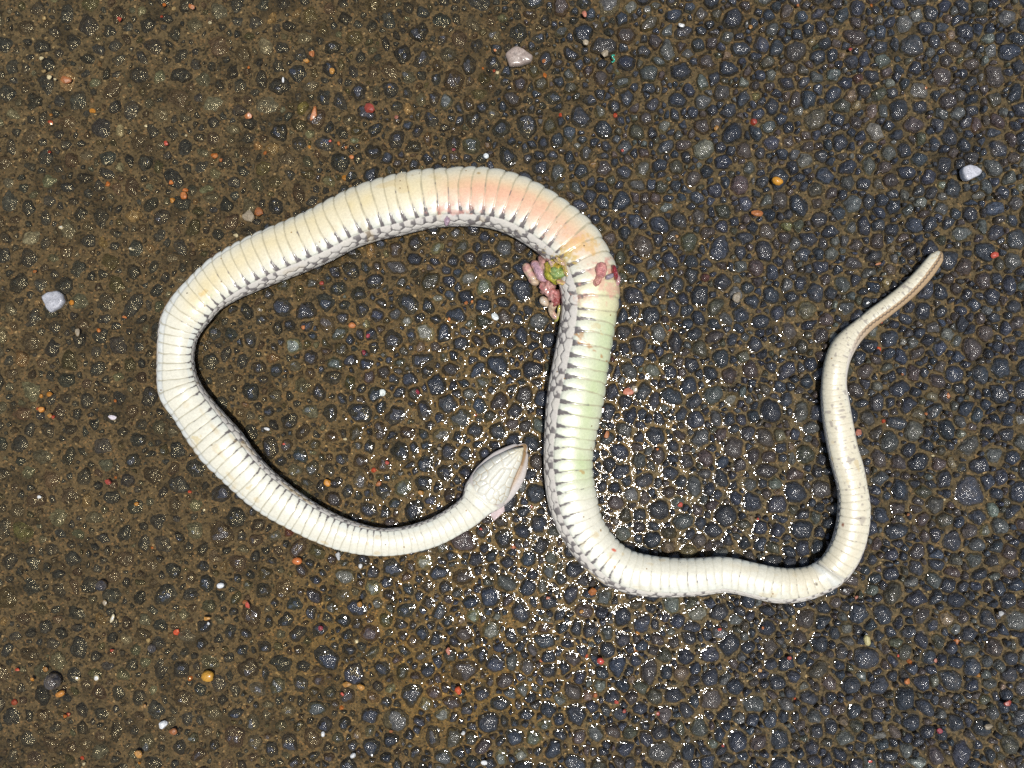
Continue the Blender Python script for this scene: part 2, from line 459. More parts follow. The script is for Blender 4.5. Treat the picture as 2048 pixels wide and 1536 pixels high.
# small coloured chips: x y rx ry kind  (r red, o orange, y yellow, w white, c crimson, s salmon, e cream)
CHIPS = """
239 38 5 5 r;328 10 4 4 o;383 13 6 6 o;323 33 3 3 r;347 17 5 4 e;83 117 5 4 w;99 154 5 5 w;110 158 3 3 w;239 170 3 4 w;130 158 12 8 o;497 231 7 9 o
101 245 5 5 r;332 287 6 5 r;429 312 7 6 o;442 320 4 4 o;342 365 5 5 o;212 326 3 3 w;292 252 3 3 w;372 271 3 3 w;420 45 4 3 w;99 304 4 3 r;215 368 5 5 o
185 222 6 5 y;102 230 3 3 y;87 142 5 4 e;89 36 5 4 e;497 135 3 3 o;370 380 6 4 o;624 107 6 7 o;613 121 7 5 y;663 142 6 6 y;738 216 11 10 r;628 225 7 18 o
688 356 5 6 y;793 234 4 4 s;994 145 4 4 w;989 142 3 3 r;990 100 3 3 o;966 137 3 3 o;566 160 2 7 w;619 294 3 3 y;677 287 4 4 o;660 282 3 3 r
703 314 5 4 o;530 306 5 4 o;692 295 3 3 o;907 299 4 3 c;779 174 3 3 y;1168 28 5 7 s;1088 122 4 4 o;1090 152 5 7 o;1172 84 6 6 e;1210 107 9 8 e
1231 230 5 5 r;1121 230 4 4 r;1508 244 7 7 r;1433 256 5 5 y;1501 54 4 5 y;1363 50 6 4 w;1156 157 3 4 e;1245 301 3 3 r;1701 99 4 4 r;1596 11 3 3 o
1743 11 3 3 o;2038 156 5 4 o;1852 176 3 3 o;367 391 8 7 o;497 431 12 14 e;472 471 5 4 w;122 455 5 4 w;262 498 5 3 w;70 543 4 3 o;250 634 5 3 o
197 661 4 4 o;155 664 5 9 e;143 605 5 5 y;345 401 6 5 y;606 654 4 5 o;704 651 7 6 o;932 606 4 4 o;944 603 3 3 o;898 638 3 4 o;736 671 4 5 c
728 705 5 5 c;644 566 5 4 r;516 426 9 11 o;1474 594 9 11 e;1514 426 13 6 o;1095 756 4 6 w;1354 473 4 3 y;1339 660 3 2 r;1990 511 8 7 r;1756 528 6 3 o
1758 698 6 4 r;1762 644 3 3 r;1735 606 3 2 w;1805 748 3 3 o;77 817 4 4 r;107 834 4 4 r;99 832 5 5 y;216 963 7 6 r;231 955 3 3 o;273 1008 5 4 y
79 994 4 4 w;230 802 3 3 o;408 1020 3 3 w;305 1095 3 3 o;380 984 4 3 r;100 789 6 6 y;82 792 4 4 y;747 940 6 5 r;774 925 4 4 r;721 1132 4 5 w
676 1112 5 9 w;879 897 5 4 e;758 968 7 6 o;842 985 6 5 y;961 1058 4 3 r;951 830 3 3 r;690 878 4 3 w;568 888 3 2 r;1258 783 11 7 s;1270 778 5 10 e
1213 869 6 7 o;1206 820 3 5 o;1360 1009 5 6 r;1315 898 3 3 o;1027 1093 5 5 r;1063 1013 3 3 r;1516 1038 3 3 r;1717 865 7 7 s;1852 828 3 3 o
1767 843 4 4 r;1897 792 4 7 o;1866 912 4 3 w;1888 999 3 3 w;1816 1030 4 3 o;155 1356 5 5 w;192 1355 6 6 w;354 1264 7 6 r;29 1404 6 6 r;496 1211 5 7 r
491 1204 6 5 o;167 1527 4 4 w;346 1463 8 7 o;276 1509 8 8 y;165 1516 4 4 r;137 1429 4 5 r;130 1432 4 4 o;224 1301 4 3 r;91 1338 5 6 y;35 1339 5 4 r
289 1412 4 4 y;414 1237 8 5 y;209 1206 5 6 e;296 1279 5 6 e;417 1247 3 3 w;380 1357 6 5 o;279 1526 3 3 y;65 1358 4 4 y;719 1209 5 7 y;683 1415 5 4 o
744 1510 3 3 w;968 1526 6 5 w;713 1283 4 4 w;896 1302 5 8 s;641 1256 5 5 c;685 1388 4 4 r;721 1374 8 6 y;694 1370 9 6 y;926 1466 4 4 w;782 1463 4 4 o
1083 1321 4 4 s;1520 1341 4 4 y;1184 1281 6 4 e;1248 1422 4 4 r;1233 1404 4 5 r;1439 1259 4 4 r;1316 1427 4 4 r;1270 1299 9 6 o;1174 1312 3 4 r;1096 1196 4 4 s
1163 1223 4 4 y;1184 1184 10 8 o;1193 1248 5 5 e;1274 1267 5 5 y;1396 1206 3 3 w;1525 1256 3 3 o;1446 1492 3 3 r;1191 1391 4 5 s;1814 1363 7 8 o
1956 1349 6 5 y;2015 1407 8 7 r;1879 1462 6 5 c;1914 1282 7 6 o;1819 1323 6 6 o;1871 1321 4 4 s;1796 1312 3 3 r;1578 1316 5 4 r;2002 1228 6 5 w
2026 1273 6 5 e;1978 1454 9 6 e;1590 1398 3 3 r;1741 1523 4 3 r;1689 1180 3 4 w;1713 1195 4 4 s
"""
KCOL = {'p': (0.150, 0.154, 0.122), 'g': (0.085, 0.088, 0.078), 't': (0.21, 0.145, 0.085), 'b': (0.062, 0.046, 0.038),
        'k': (0.025, 0.031, 0.043), 'y': (0.17, 0.135, 0.055), 'r': (0.10, 0.030, 0.020)}
CCOL = {'r': (0.42, 0.062, 0.032), 'o': (0.40, 0.135, 0.030), 'y': (0.42, 0.20, 0.035), 'w': (0.62, 0.62, 0.60),
        'c': (0.26, 0.030, 0.040), 's': (0.45, 0.16, 0.095), 'e': (0.36, 0.29, 0.19)}

def parse(txt):
    return [t.split() for ln in txt.strip().splitlines() for t in ln.split(';') if t.strip()]

# ------------------------------------------------------------------ packing of the stones (photo pixels)
pts = []          # x, y, r, aspect, rot, kind, a, b
cell = 30.0
buckets = {}
def bkey(x, y): return (int(math.floor(x / cell)), int(math.floor(y / cell)))
def erad(p, c, s_):
    """radius of stone p's ellipse in direction (c, s_)"""
    cr = math.cos(p[4]); sr = math.sin(p[4])
    u = c * cr + s_ * sr; v = -c * sr + s_ * cr
    return p[6] * p[7] / math.sqrt((p[7] * u) ** 2 + (p[6] * v) ** 2)
def mk(x, y, r, asp, rot, kind):
    return (x, y, r, asp, rot, kind, r * math.sqrt(asp), r / math.sqrt(asp))
def fits(p, slack):
    x, y = p[0], p[1]
    kx, ky = bkey(x, y)
    n = 2
    for i in range(kx - n, kx + n + 1):
        for j in range(ky - n, ky + n + 1):
            for q in buckets.get((i, j), ()):
                dx = q[0] - x; dy = q[1] - y
                d2 = dx * dx + dy * dy
                lo = (q[7] + p[7]) * slack; hi = (q[6] + p[6]) * slack
                mx = max(q[6], q[7]) + max(p[6], p[7])
                if d2 > (mx * slack) ** 2: continue
                d = math.sqrt(d2) + 1e-6
                if d < (erad(p, dx / d, dy / d) + erad(q, dx / d, dy / d)) * slack:
                    return False
    return True
def put(x, y, r, asp, rot, kind):
    p = mk(x, y, r, asp, rot, kind)
    pts.append(p)
    buckets.setdefault(bkey(x, y), []).append(p)

for s in parse(STONES):
    x, y, a, b, rot = map(float, s[:5])
    put(x, y, math.sqrt(a * b), a / b, math.radians(-rot), s[5])
n_fixed = len(pts)
rnd = random.Random(11)
X0, X1, Y0, Y1 = 1024 - 1330, 1024 + 1330, 768 - 1035, 768 + 1035
area = (X1 - X0) * (Y1 - Y0)
for r, frac in ((29, .06), (25, .12), (21.5, .16), (18, .16), (15, .13), (12.5, .10), (10.2, .075), (8.2, .055), (6.4, .04), (4.8, .025)):
    want = int(frac * area / (math.pi * r * r))
    got = tries = 0
    while got < want and tries < want * 12:
        tries += 1
        x = rnd.uniform(X0, X1); y = rnd.uniform(Y0, Y1)
        left = 1 - min(1, max(0, (x - 350) / 900))
        if r > 20 and rnd.random() > 0.50 + 0.50 * left: continue
        if r < 7 and rnd.random() < 0.30 * left: continue
        rr = r * rnd.uniform(0.9, 1.1)
        asp = math.exp(abs(rnd.gauss(0, 0.38)))
        u = rnd.random()
        kind = 'k' if u < 0.60 else 'b' if u < 0.79 else 'g' if u < 0.91 else 'o' if u < 0.975 else 'p' if u < 0.988 else 't'
        p = mk(x, y, rr, min(asp, 2.4), rnd.uniform(0, math.pi), kind)
        if not fits(p, 0.80 + 0.04 * left): continue
        put(*p[:6])
        got += 1
KCOL['o'] = (0.060, 0.056, 0.030)
N = len(pts)
A = np.array([[p[0], p[1], p[2], p[3], p[4]] for p in pts])
kinds = [p[5] for p in pts]

# outlines: rounded cells of a weighted Voronoi diagram, capped by an ellipse
def outlines(nseg):
    phi = np.arange(nseg) * 2 * math.pi / nseg
    R = np.zeros((N, nseg))
    AA = np.array([p[6] for p in pts]); BB = np.array([p[7] for p in pts])
    for i in range(N):
        x, y, r = A[i, :3]
        p = pts[i]
        rt = min(1, max(0, (x - 450) / 550)); gr = 1.40 + 0.38 * rt; a, b = AA[i] * gr, BB[i] * gr
        t = phi - A[i, 4]
        cap = a * b / np.sqrt((b * np.cos(t)) ** 2 + (a * np.sin(t)) ** 2)
        k1, k2 = rs.random(2) * 6.28
        k3, k4 = rs.random(2) * 6.28
        cap = cap * (1 + 0.08 * np.sin(2 * phi + k1) + 0.10 * np.sin(3 * phi + k2) + 0.07 * np.sin(4 * phi + k3) + 0.05 * np.sin(6 * phi + k4))
        # broken faces: random chords cut the outline
        nf = rs.integers(4, 8)
        lump = 1 + 0.07 * np.sin(5 * phi + k1 * 3) * rs.random() + rs.normal(0, 0.05, nseg)
        fa = rs.random(nf) * 6.283
        fr_ = rs.uniform(0.80 + 0.12 * rt, 1.22 + 0.30 * rt, nf)
        fr_[:2] = rs.uniform(0.80, 1.02, 2)
        for ang, q in zip(fa, fr_):
            ra = a * b / math.sqrt((b * math.cos(ang - A[i, 4])) ** 2 + (a * math.sin(ang - A[i, 4])) ** 2) / gr
            cs = np.cos(phi - ang)
            cap = np.minimum(cap, np.where(cs > 0.1, q * ra / np.maximum(cs, 0.1), 1e9))
        kx, ky = bkey(x, y)
        gap = 0.9 + 1.0 * (1 - min(1, max(0, (x - 400) / 900)))
        for u in range(kx - 2, kx + 3):
            for v in range(ky - 2, ky + 3):
                for qn in buckets.get((u, v), ()):
                    dx = qn[0] - x; dy = qn[1] - y
                    d = math.hypot(dx, dy)
                    if d < 1e-6 or d > 1.4 * (max(p[6], p[7]) + max(qn[6], qn[7])): continue
                    c_, s_ = dx / d, dy / d
                    ri = erad(p, c_, s_); rj = erad(qn, c_, s_)
                    off = max(ri + (d - ri - rj) * ri / (ri + rj) - gap, 0.3 * ri)
                    cs = np.cos(phi - math.atan2(dy, dx))
                    cap = np.minimum(cap, np.where(cs > 0.05, off / np.maximum(cs, 0.05), 1e9))
        R[i] = cap * lump
    R = (np.roll(R, 1, 1) + 7 * R + np.roll(R, -1, 1)) / 9
    return phi, R
rs = np.random.default_rng(5)
NS = 22
phi, RAD = outlines(NS)

# stone tops, colours, dust
cx, cy = A[:, 0], A[:, 1]
E = emerge(cx, cy)
TOP = top_level(cx, cy) + rs.normal(0, 1, N) * (0.20 + 0.16 * smooth(0, 1, E)) * MM + 0.045 * (np.minimum(A[:, 2], 22) - 14) * MM
SIL = silt_level(cx, cy)
TOP = np.maximum(TOP, SIL + 0.40 * MM)
base = np.array([KCOL[k] for k in kinds])
val = np.exp(rs.normal(0, 0.26, N))[:, None]
tint = 1 + rs.normal(0, 0.07, (N, 3)) * np.array([1, 0.4, 1])
SCOL = np.clip(base * val * tint * 0.82, 0.006, 0.5)
pale = np.array([k in 'pty' for k in kinds])
DUST = np.clip(0.20 - 0.05 * E + rs.normal(0, 0.16, N), 0.03, 0.6)
DUST[pale] *= 0.35

RINGS = np.array([0.30, 0.56, 0.76, 0.90, 1.0, 1.06])
def stone_geom(idx, local=False):
    """verts for stones idx: array (n, 1+6*NS, 3) and colours"""
    n = len(idx)
    r = RAD[idx]
    px = cx[idx][:, None, None] + RINGS[None, :, None] * r[:, None, :] * np.cos(phi)[None, None, :]
    py = cy[idx][:, None, None] + RINGS[None, :, None] * r[:, None, :] * np.sin(phi)[None, None, :]
    hgt = np.minimum(TOP[idx] - SIL[idx], 0.5 * A[idx, 2] * S)[:, None, None] + 0.22 * MM
    pw = (2.3 + 4.2 * rs.random(n) ** 1.3)[:, None, None]
    t = RINGS[None, :, None]
    dxr = (px - cx[idx][:, None, None]) * S; dyr = (py - cy[idx][:, None, None]) * S
    amp = np.clip((TOP[idx] - SIL[idx]) / (1.4 * MM), 0.3, 1.0)[:, None, None]
    z = np.zeros(px.shape)
    for _ in range(4):
        th = rs.random(n) * 6.283; sl = rs.uniform(0.08, 0.75, n); o_ = rs.uniform(0.0, 0.5, n) * A[idx, 2] * S
        z = np.minimum(z, -(sl[:, None, None] * (np.cos(th)[:, None, None] * dxr + np.sin(th)[:, None, None] * dyr - o_[:, None, None])))
    z = z * amp
    z = np.maximum(z, -0.75 * hgt)
    z = z + TOP[idx][:, None, None] - hgt * t ** pw
    z = z + amp * (0.50 * MM * vnoise(px, py, 11.0, 70) + 0.34 * MM * vnoise(px, py, 4.5, 71))
    z[:, -1, :] -= 1.2 * MM
    x = (px - 1024) * S; y = (768 - py) * S
    ring = np.stack([x, y, z], -1).reshape(n, -1, 3)
    c = np.stack([(cx[idx] - 1024) * S, (768 - cy[idx]) * S, TOP[idx]], -1)[:, None, :]
    return np.concatenate([c, ring], 1)

def stone_faces():
    tri = [[0, 1 + (j + 1) % NS, 1 + j] for j in range(NS)]
    quad = []
    for k in range(len(RINGS) - 1):
        for j in range(NS):
            a = 1 + k * NS + j; b = 1 + k * NS + (j + 1) % NS
            quad.append([a, b, b + NS, a + NS])
    return np.array(tri), np.array(quad)
TRI, QUAD = stone_faces()
NV = 1 + len(RINGS) * NS

inframe = (cx > -20) & (cx < 2068) & (cy > -20) & (cy < 1556)
order = np.argsort(-A[:, 2] * inframe)
single = list(order[:300])
single_set = set(single)
rest = np.array([i for i in range(N) if i not in single_set])

def stone_cols(idx):
    c = np.concatenate([SCOL[idx], DUST[idx][:, None]], 1)
    c = np.repeat(c[:, None, :], NV, 1)
    rim = np.concatenate([[0.0], np.repeat([0, 0, 0.0, 0.10, 0.55, 1.2], NS)])
    c[:, :, 3] = c[:, :, 3] + rim[None, :]
    return c.reshape(-1, 4)

g = stone_geom(np.array(single))
for k, i in enumerate(single):
    o0 = np.array([g[k, 0, 0], g[k, 0, 1], SIL[i]])
    me = mesh_from('stone', g[k] - o0, [TRI, QUAD], stone_cols(np.array([i])))
    add('stone', me, M_STONE, pav, tuple(o0))

g = stone_geom(rest)
off = (np.arange(len(rest)) * NV)[:, None, None]
add('small_stones', mesh_from('small_stones', g.reshape(-1, 3), [(TRI[None] + off).reshape(-1, 3), (QUAD[None] + off).reshape(-1, 4)], stone_cols(rest)),
    M_STONE, pav, kind='stuff')

# ------------------------------------------------------------------ water: one level sheet that climbs the stones standing out of it
WX, WY = 0.290, 0.222
ws = 0.00072
wnx = int(2 * WX / ws) + 1; wny = int(2 * WY / ws) + 1
wx = np.linspace(-WX, WX, wnx); wy = np.linspace(-WY, WY, wny)
WXX, WYY = np.meshgrid(wx, wy)
wpx, wpy = to_px(WXX, WYY)
SOL = silt_level(wpx, wpy)
for i in range(N):
    x = (cx[i] - 1024) * S; y = (768 - cy[i]) * S
    rm = RAD[i].max() * S
    i0 = int((x - rm + WX) / ws); i1 = int((x + rm + WX) / ws) + 2
    j0 = int((y - rm + WY) / ws); j1 = int((y + rm + WY) / ws) + 2
    i0 = max(i0, 0); j0 = max(j0, 0); i1 = min(i1, wnx); j1 = min(j1, wny)
    if i0 >= i1 or j0 >= j1: continue
    dx = wpx[j0:j1, i0:i1] - cx[i]; dy = wpy[j0:j1, i0:i1] - cy[i]
    a = np.arctan2(dy, dx) % (2 * math.pi)
    rr = np.interp(a.ravel(), np.append(phi, 2 * math.pi), np.append(RAD[i], RAD[i, 0])).reshape(a.shape)
    t = np.hypot(dx, dy) / rr
    z = np.where(t < 1.0, TOP[i] - (TOP[i] - SIL[i] + 0.4 * MM) * t ** 3.2, -9)
    SOL[j0:j1, i0:i1] = np.maximum(SOL[j0:j1, i0:i1], z)
dry = (SOL > 0.05 * MM).astype(float)
WZ = 0.00002 + 0.30 * MM * blur(dry, 0.00085 / ws) ** 1.3 + 0.16 * MM * blur(dry, 0.0030 / ws) ** 1.5 + 0.05 * MM * vnoise(wpx, wpy, 6.0, 60)
hide = SOL - WZ > 0.35 * MM
fc = grid_faces(wny, wnx)
keep = ~hide.ravel()[fc].all(1)
fc = fc[keep]
used = np.unique(fc)
remap = np.zeros(wnx * wny, dtype=np.int64); remap[used] = np.arange(len(used))
WV = np.stack([WXX, WYY, WZ], -1).reshape(-1, 3)[used]
add('water', mesh_from('water', WV, remap[fc]), M_WATER, kind='structure',
    label='shallow clear water lying between the dark stones', category='water')

# ------------------------------------------------------------------ snake: path read off the photograph
HEAD_A = np.array([952.0, 1014.0]); HAX = np.array([0.625, -0.781]); HLAT = np.array([0.781, 0.625])
def hp(al, la):
    return HEAD_A + HAX * al + HLAT * la
head_rows = [(160, -3, 3), (157, -9, 9), (150, -16, 15), (140, -24, 22), (129, -30.5, 29), (108, -41, 40), (85, -46, 45),
             (60, -49, 46), (40, -48, 43), (20, -44, 37)]
RL = [tuple(hp(t, a)) + tuple(hp(t, b)) for t, a, b in head_rows]
RL += [tuple(map(float, s.split())) for s in """
923 995 977 1029;892 1018 926 1064;860 1037 890 1084;815 1052 835 1102;770 1057 778 1111;735 1053 728 1109;700 1043 681 1100;652 1019 622 1078
607 992 570 1051;573 967 527 1026;540 938 487 998;515 910 452 967;482 866 409 924;450 833 370 870;423 803 340 822;400 772 320 792
388 742 316 755;384 715 316 715;387 692 318 670;397 668 326 630;419 641 345 597;446 612 372 567;482 593 412 528;514 580 462 496
552 563 512 470;604 543 560 450;659 520 620 424;709 494 668 398;756 478 720 373;800 468 775 356;846 456 832 343;893 449 888 339
935 449 944 337;975 453 1000 343;1010 464 1058 362;1045 482 1112 392;1072 500 1155 424;1095 520 1190 458;1110 545 1213 500;1119 575 1230 538
1123 605 1235 575;1122 640 1231 625;1116 675 1225 675;1107 720 1215 730;1098 765 1207 782;1092 810 1199 828;1089 855 1190 868;1087 900 1183 905
1088 945 1182 942;1093 985 1187 978;1102 1025 1193 1008;1120 1066 1203 1040;1145 1105 1222 1068;1180 1145 1245 1092;1225 1175 1272 1106
1280 1190 1305 1112;1345 1193 1350 1116;1400 1190 1398 1116;1450 1184 1452 1115;1500 1193 1508 1126;1555 1205 1556 1136;1605 1202 1592 1138
1648 1187 1620 1133;1682 1166 1643 1118;1707 1137 1659 1095;1725 1100 1669 1072;1735 1060 1676 1046;1739 1012 1678 1009;1733 968 1675 975
1727 935 1667 940;1716 900 1658 902;1707 860 1649 855;1699 815 1643 808;1692 773 1643 770;1697 735 1647 728;1706 705 1659 697
1725 678 1681 668;1755 650 1715 638;1790 625 1760 605;1825 597 1797 576;1853 568 1827 547;1873 540 1848 522;1886 519 1861 509;1888 506 1872 500
""".replace('\n', ';').split(';') if s.strip()]
RL = np.array(RL)
NHEAD = len(head_rows)
cen = (RL[:, :2] + RL[:, 2:]) / 2
fl = [0.0] * NHEAD + [.10, .12, .13, .14, .15, .15, .16, .17, .18, .18, .19, .20, .20, .18, .16, .13, .11, .10, .10, .10, .12, .15, .20, .23,
      .25, .26, .27, .27, .27, .26, .26, .25, .25, .25, .25, .24, .24, .24, .24, .26, .28, .28, .27, .26, .24, .22, .21, .20,
      .20, .20, .19, .18, .16, .14, .12, .11, .10, .09, .09, .10, .11, .10, .07, .04, .02, .01, .01, .01, .01, .01, .01, .01, .02, .04, .08, .13,
      .19, .24, .27, .29, .30, .30, .30, .30]
fl = np.array((fl + [0.3] * 200)[:len(RL)])
fl[NHEAD + 38:NHEAD + 54] += 0.05
dd = np.concatenate([[0], np.cumsum(np.hypot(*np.diff(cen, axis=0).T))])

def catmull(t, ys, tq):
    """cubic Hermite through (t, ys) with finite-difference slopes"""
    ys = np.asarray(ys, float)
    m = np.gradient(ys, t, axis=0)
    k = np.clip(np.searchsorted(t, tq, side='right') - 1, 0, len(t) - 2)
    h = t[k + 1] - t[k]; u = (tq - t[k]) / h
    if ys.ndim == 2:
        h = h[:, None]; u = u[:, None]
    return ((2 * u**3 - 3 * u**2 + 1) * ys[k] + (u**3 - 2 * u**2 + u) * h * m[k] + (-2 * u**3 + 3 * u**2) * ys[k + 1] + (u**3 - u**2) * h * m[k + 1])

fine_t = np.arange(0, dd[-1], 1.0)
C = catmull(dd, cen, fine_t)
def sm1(a, sig):
    r = int(3 * sig); k = np.exp(-0.5 * (np.arange(-r, r + 1) / sig) ** 2); k /= k.sum()
    pad = ((r, r),) + ((0, 0),) * (a.ndim - 1)
    p = np.pad(a, pad, mode='reflect', reflect_type='odd')
    if a.ndim == 1:
        return np.convolve(p, k, mode='valid')
    return np.stack([np.convolve(p[:, i], k, mode='valid') for i in range(a.shape[1])], 1)
C = sm1(C, 9.0)
Tn = np.gradient(C, axis=0); Tn /= np.linalg.norm(Tn, axis=1)[:, None]
Nr = np.stack([-Tn[:, 1], Tn[:, 0]], 1)            # right-hand side (image axes, y down)
wid = np.abs(((RL[:, :2] - RL[:, 2:]) * np.stack([np.interp(dd, fine_t, Nr[:, 0]), np.interp(dd, fine_t, Nr[:, 1])], 1)).sum(1))
Wd = sm1(np.interp(fine_t, dd, wid), 5.0)
Wd = np.maximum(Wd, 3.0)
# rounded ends
Wd[:12] = np.minimum(Wd[:12], 4 + 22 * np.sqrt(np.clip(fine_t[:12] / 12, 0, 1)))
te = dd[-1] - fine_t
Wd = np.where(te < 12, np.minimum(Wd, 3 + 20 * np.sqrt(np.clip(te / 12, 0, 1))), Wd)
FL = sm1(np.interp(fine_t, dd, fl), 14.0)
FL = np.maximum(FL, 0.36 * smooth(dd[-1] - 330, dd[-1] - 200, fine_t))
S_HEAD = dd[NHEAD]                                  # arc length where the neck starts
# scute spacing
sp = 5.2 + 0.168 * Wd
sp = np.where(fine_t < S_HEAD + 20, 16.0, sp)
tailf = smooth(dd[-1] - 620, dd[-1] - 480, fine_t)
sp = sp * (1 - 0.18 * tailf)
K = np.concatenate([[0], np.cumsum(1.0 / sp)[:-1]])  # scute index along the body
NP = 13
kq = np.arange(0, K[-1], 1.0 / NP)
# put extra rings next to the scute borders
fr = kq % 1.0
sq = np.interp(kq, K, fine_t)
ip = lambda a: np.interp(sq, fine_t, a)
Cx, Cy, Tx, Ty, Nx_, Ny_, Wq, Fq = ip(C[:, 0]), ip(C[:, 1]), ip(Tn[:, 0]), ip(Tn[:, 1]), ip(Nr[:, 0]), ip(Nr[:, 1]), ip(Wd), ip(FL)
hn = np.hypot(Nx_, Ny_); Nx_ /= hn; Ny_ /= hn
headf = 1 - smooth(S_HEAD - 62, S_HEAD - 24, sq)
half_h = np.where(sq < S_HEAD + 60, np.minimum(Wq, 66), Wq) * S * (0.315 * (1 - headf) + 0.15 * headf)
half_h = np.where(headf > 0.5, np.minimum(half_h, 3.3 * MM), half_h)
alongq = np.clip(1 - sq / S_HEAD, 0, 1)
LIFT = 0.0
zb = 0.25 * MM + np.clip(top_level(Cx, Cy) * 0.6, 0, 1.2 * MM)
zb = sm1(zb, 25)
zc = zb + half_h
# angles: dense on the seen upper side
al_top = np.linspace(-1.85, 1.85, 116)
al_bot = np.linspace(1.85, 2 * math.pi - 1.85, 18)[1:-1]
AL = np.concatenate([al_top, al_bot])
NA = len(AL)
THV = 1.13
BV = np.arctan(((Cx - 1024) * Nx_ + (Cy - 768) * Ny_) * S / (H - zc))
RHO = THV - (np.arcsin(np.clip(1 - 2 * Fq, -1, 1)) - BV)
RHO = RHO * smooth(S_HEAD - 10, S_HEAD + 30, sq)
RHO = np.where(np.isfinite(RHO), RHO, 0)
ALg = np.broadcast_to(AL[None, :], (len(sq), NA))
wrapA = (ALg + math.pi) % (2 * math.pi) - math.pi
B = wrapA + RHO[:, None]
# cross-section: rounded, flattened underneath
cosA = np.cos(ALg); sinA = np.sin(ALg)
zz = np.where(cosA > 0, np.abs(cosA) ** 0.92, -np.abs(cosA) ** 0.75 * 1.0)
xx = np.sign(sinA) * np.abs(sinA) ** 0.93
Kg = kq[:, None] + 0 * B
tail = smooth(dd[-1] - 620, dd[-1] - 480, sq)[:, None]
tend = smooth(dd[-1] - 330, dd[-1] - 190, sq)[:, None]
bodyf = smooth(S_HEAD - 34, S_HEAD - 26, sq)[:, None]
# ventral scutes: borders bow backwards in the middle, swept at the flank
bn = B / THV
bow = 0.10 * (1 - bn ** 2) - 0.16 * np.clip(np.abs(bn) - 0.72, 0, 1) ** 1.0
wob = 0.17 * vnoise(Kg, B * 0.7, 1.0, 80) + 0.05 * vnoise(Kg, B * 3.0, 1.0, 81)
kv = Kg + bow + wob
fv = kv % 1.0
idv = np.floor(kv)
bd = np.minimum(fv, 1 - fv)                       # distance from the border, in scutes
inv = np.abs(bn) < 1.0
lobe = smooth(0.45, 0.98, np.abs(bn))             # towards the flank ends the scutes are more puffed
edge_l = 0.0
hv = (np.sin(np.pi * np.clip(fv, 0, 1)) ** 0.5) * (0.22 + 0.62 * lobe) + 0.22 * fv * (fv < 0.93)
hv = hv * (1 - smooth(0.90, 1.04, np.abs(bn)) * 0.9)
# flank scales: offset rows of rounded lozenges
rw = 0.34
rr_ = (np.abs(B) - THV) / rw
row = np.floor(rr_)
def scale_cell(r0):
    u = (Kg + 0.5 * (r0 % 2) + 0.25)
    fu = u % 1.0 - 0.5
    dv = rr_ - r0 - 0.5
    return fu, dv, np.floor(u)
best = np.full(B.shape, 9.0); second = np.full(B.shape, 9.0); bid = np.zeros(B.shape); bfu = np.zeros(B.shape)
for dr in (-1, 0, 1):
    r0 = row + dr
    fu, dv, ui = scale_cell(r0)
    d = np.sqrt((fu * 1.02) ** 2 + (dv * 0.80) ** 2)
    d = np.where(r0 < 0, 9.0, d)
    closer = d < best
    second = np.where(closer, best, np.minimum(second, d))
    bid = np.where(closer, ui * 7.13 + r0 * 3.71, bid)
    bfu = np.where(closer, fu, bfu)
    best = np.where(closer, d, best)
gapf = np.minimum(second - best, 0.5 + 0 * best)
fs = smooth(0.0, 0.30, gapf)
hs = 0.42 * np.sqrt(np.clip(1 - (best / 0.68) ** 2, 0, 1)) * (0.35 + 0.65 * fs)
relief = np.where(inv, hv, hs) * bodyf * (Wq * S / 0.027)[:, None]
relief *= (1 - 0.55 * tail)
rad_d = relief * 1.0 * MM
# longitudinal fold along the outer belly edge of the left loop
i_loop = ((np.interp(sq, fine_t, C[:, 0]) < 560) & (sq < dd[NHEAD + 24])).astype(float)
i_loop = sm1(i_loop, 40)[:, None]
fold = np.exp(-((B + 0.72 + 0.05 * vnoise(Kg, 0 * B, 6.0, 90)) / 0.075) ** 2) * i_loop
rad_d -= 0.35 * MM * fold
# dents and wrinkles of the dead body
rad_d += 0.45 * MM * vnoise(Kg, B * 3.0, 5.0, 91) * bodyf
wound_s = dd[NHEAD + 38]
dent = np.exp(-((sq[:, None] - wound_s) / 22.0) ** 2)
rad_d -= 1.6 * MM * dent * smooth(0.2, 0.9, xx)
s_an = dd[NHEAD + 63] - 6
an = np.exp(-((sq[:, None] - s_an - 10 * bn) / 3.2) ** 2) * inv
rad_d -= 0.7 * MM * an
rad_d += 0.45 * MM * np.exp(-((sq[:, None] - s_an + 12 - 10 * bn) / 9.0) ** 2) * inv
k_h = (1 - zc / H)
halfw = Wq * S * 0.5 * k_h
lx = xx * (halfw[:, None] + rad_d)
lz = zz * (half_h[:, None] + rad_d) + zc[:, None]
lz = np.maximum(lz, -1.0 * MM)
wxc = (Cx - 1024) * S * k_h; wyc = (768 - Cy) * S * k_h
VX = wxc[:, None] + Nx_[:, None] * lx
VY = wyc[:, None] - Ny_[:, None] * lx

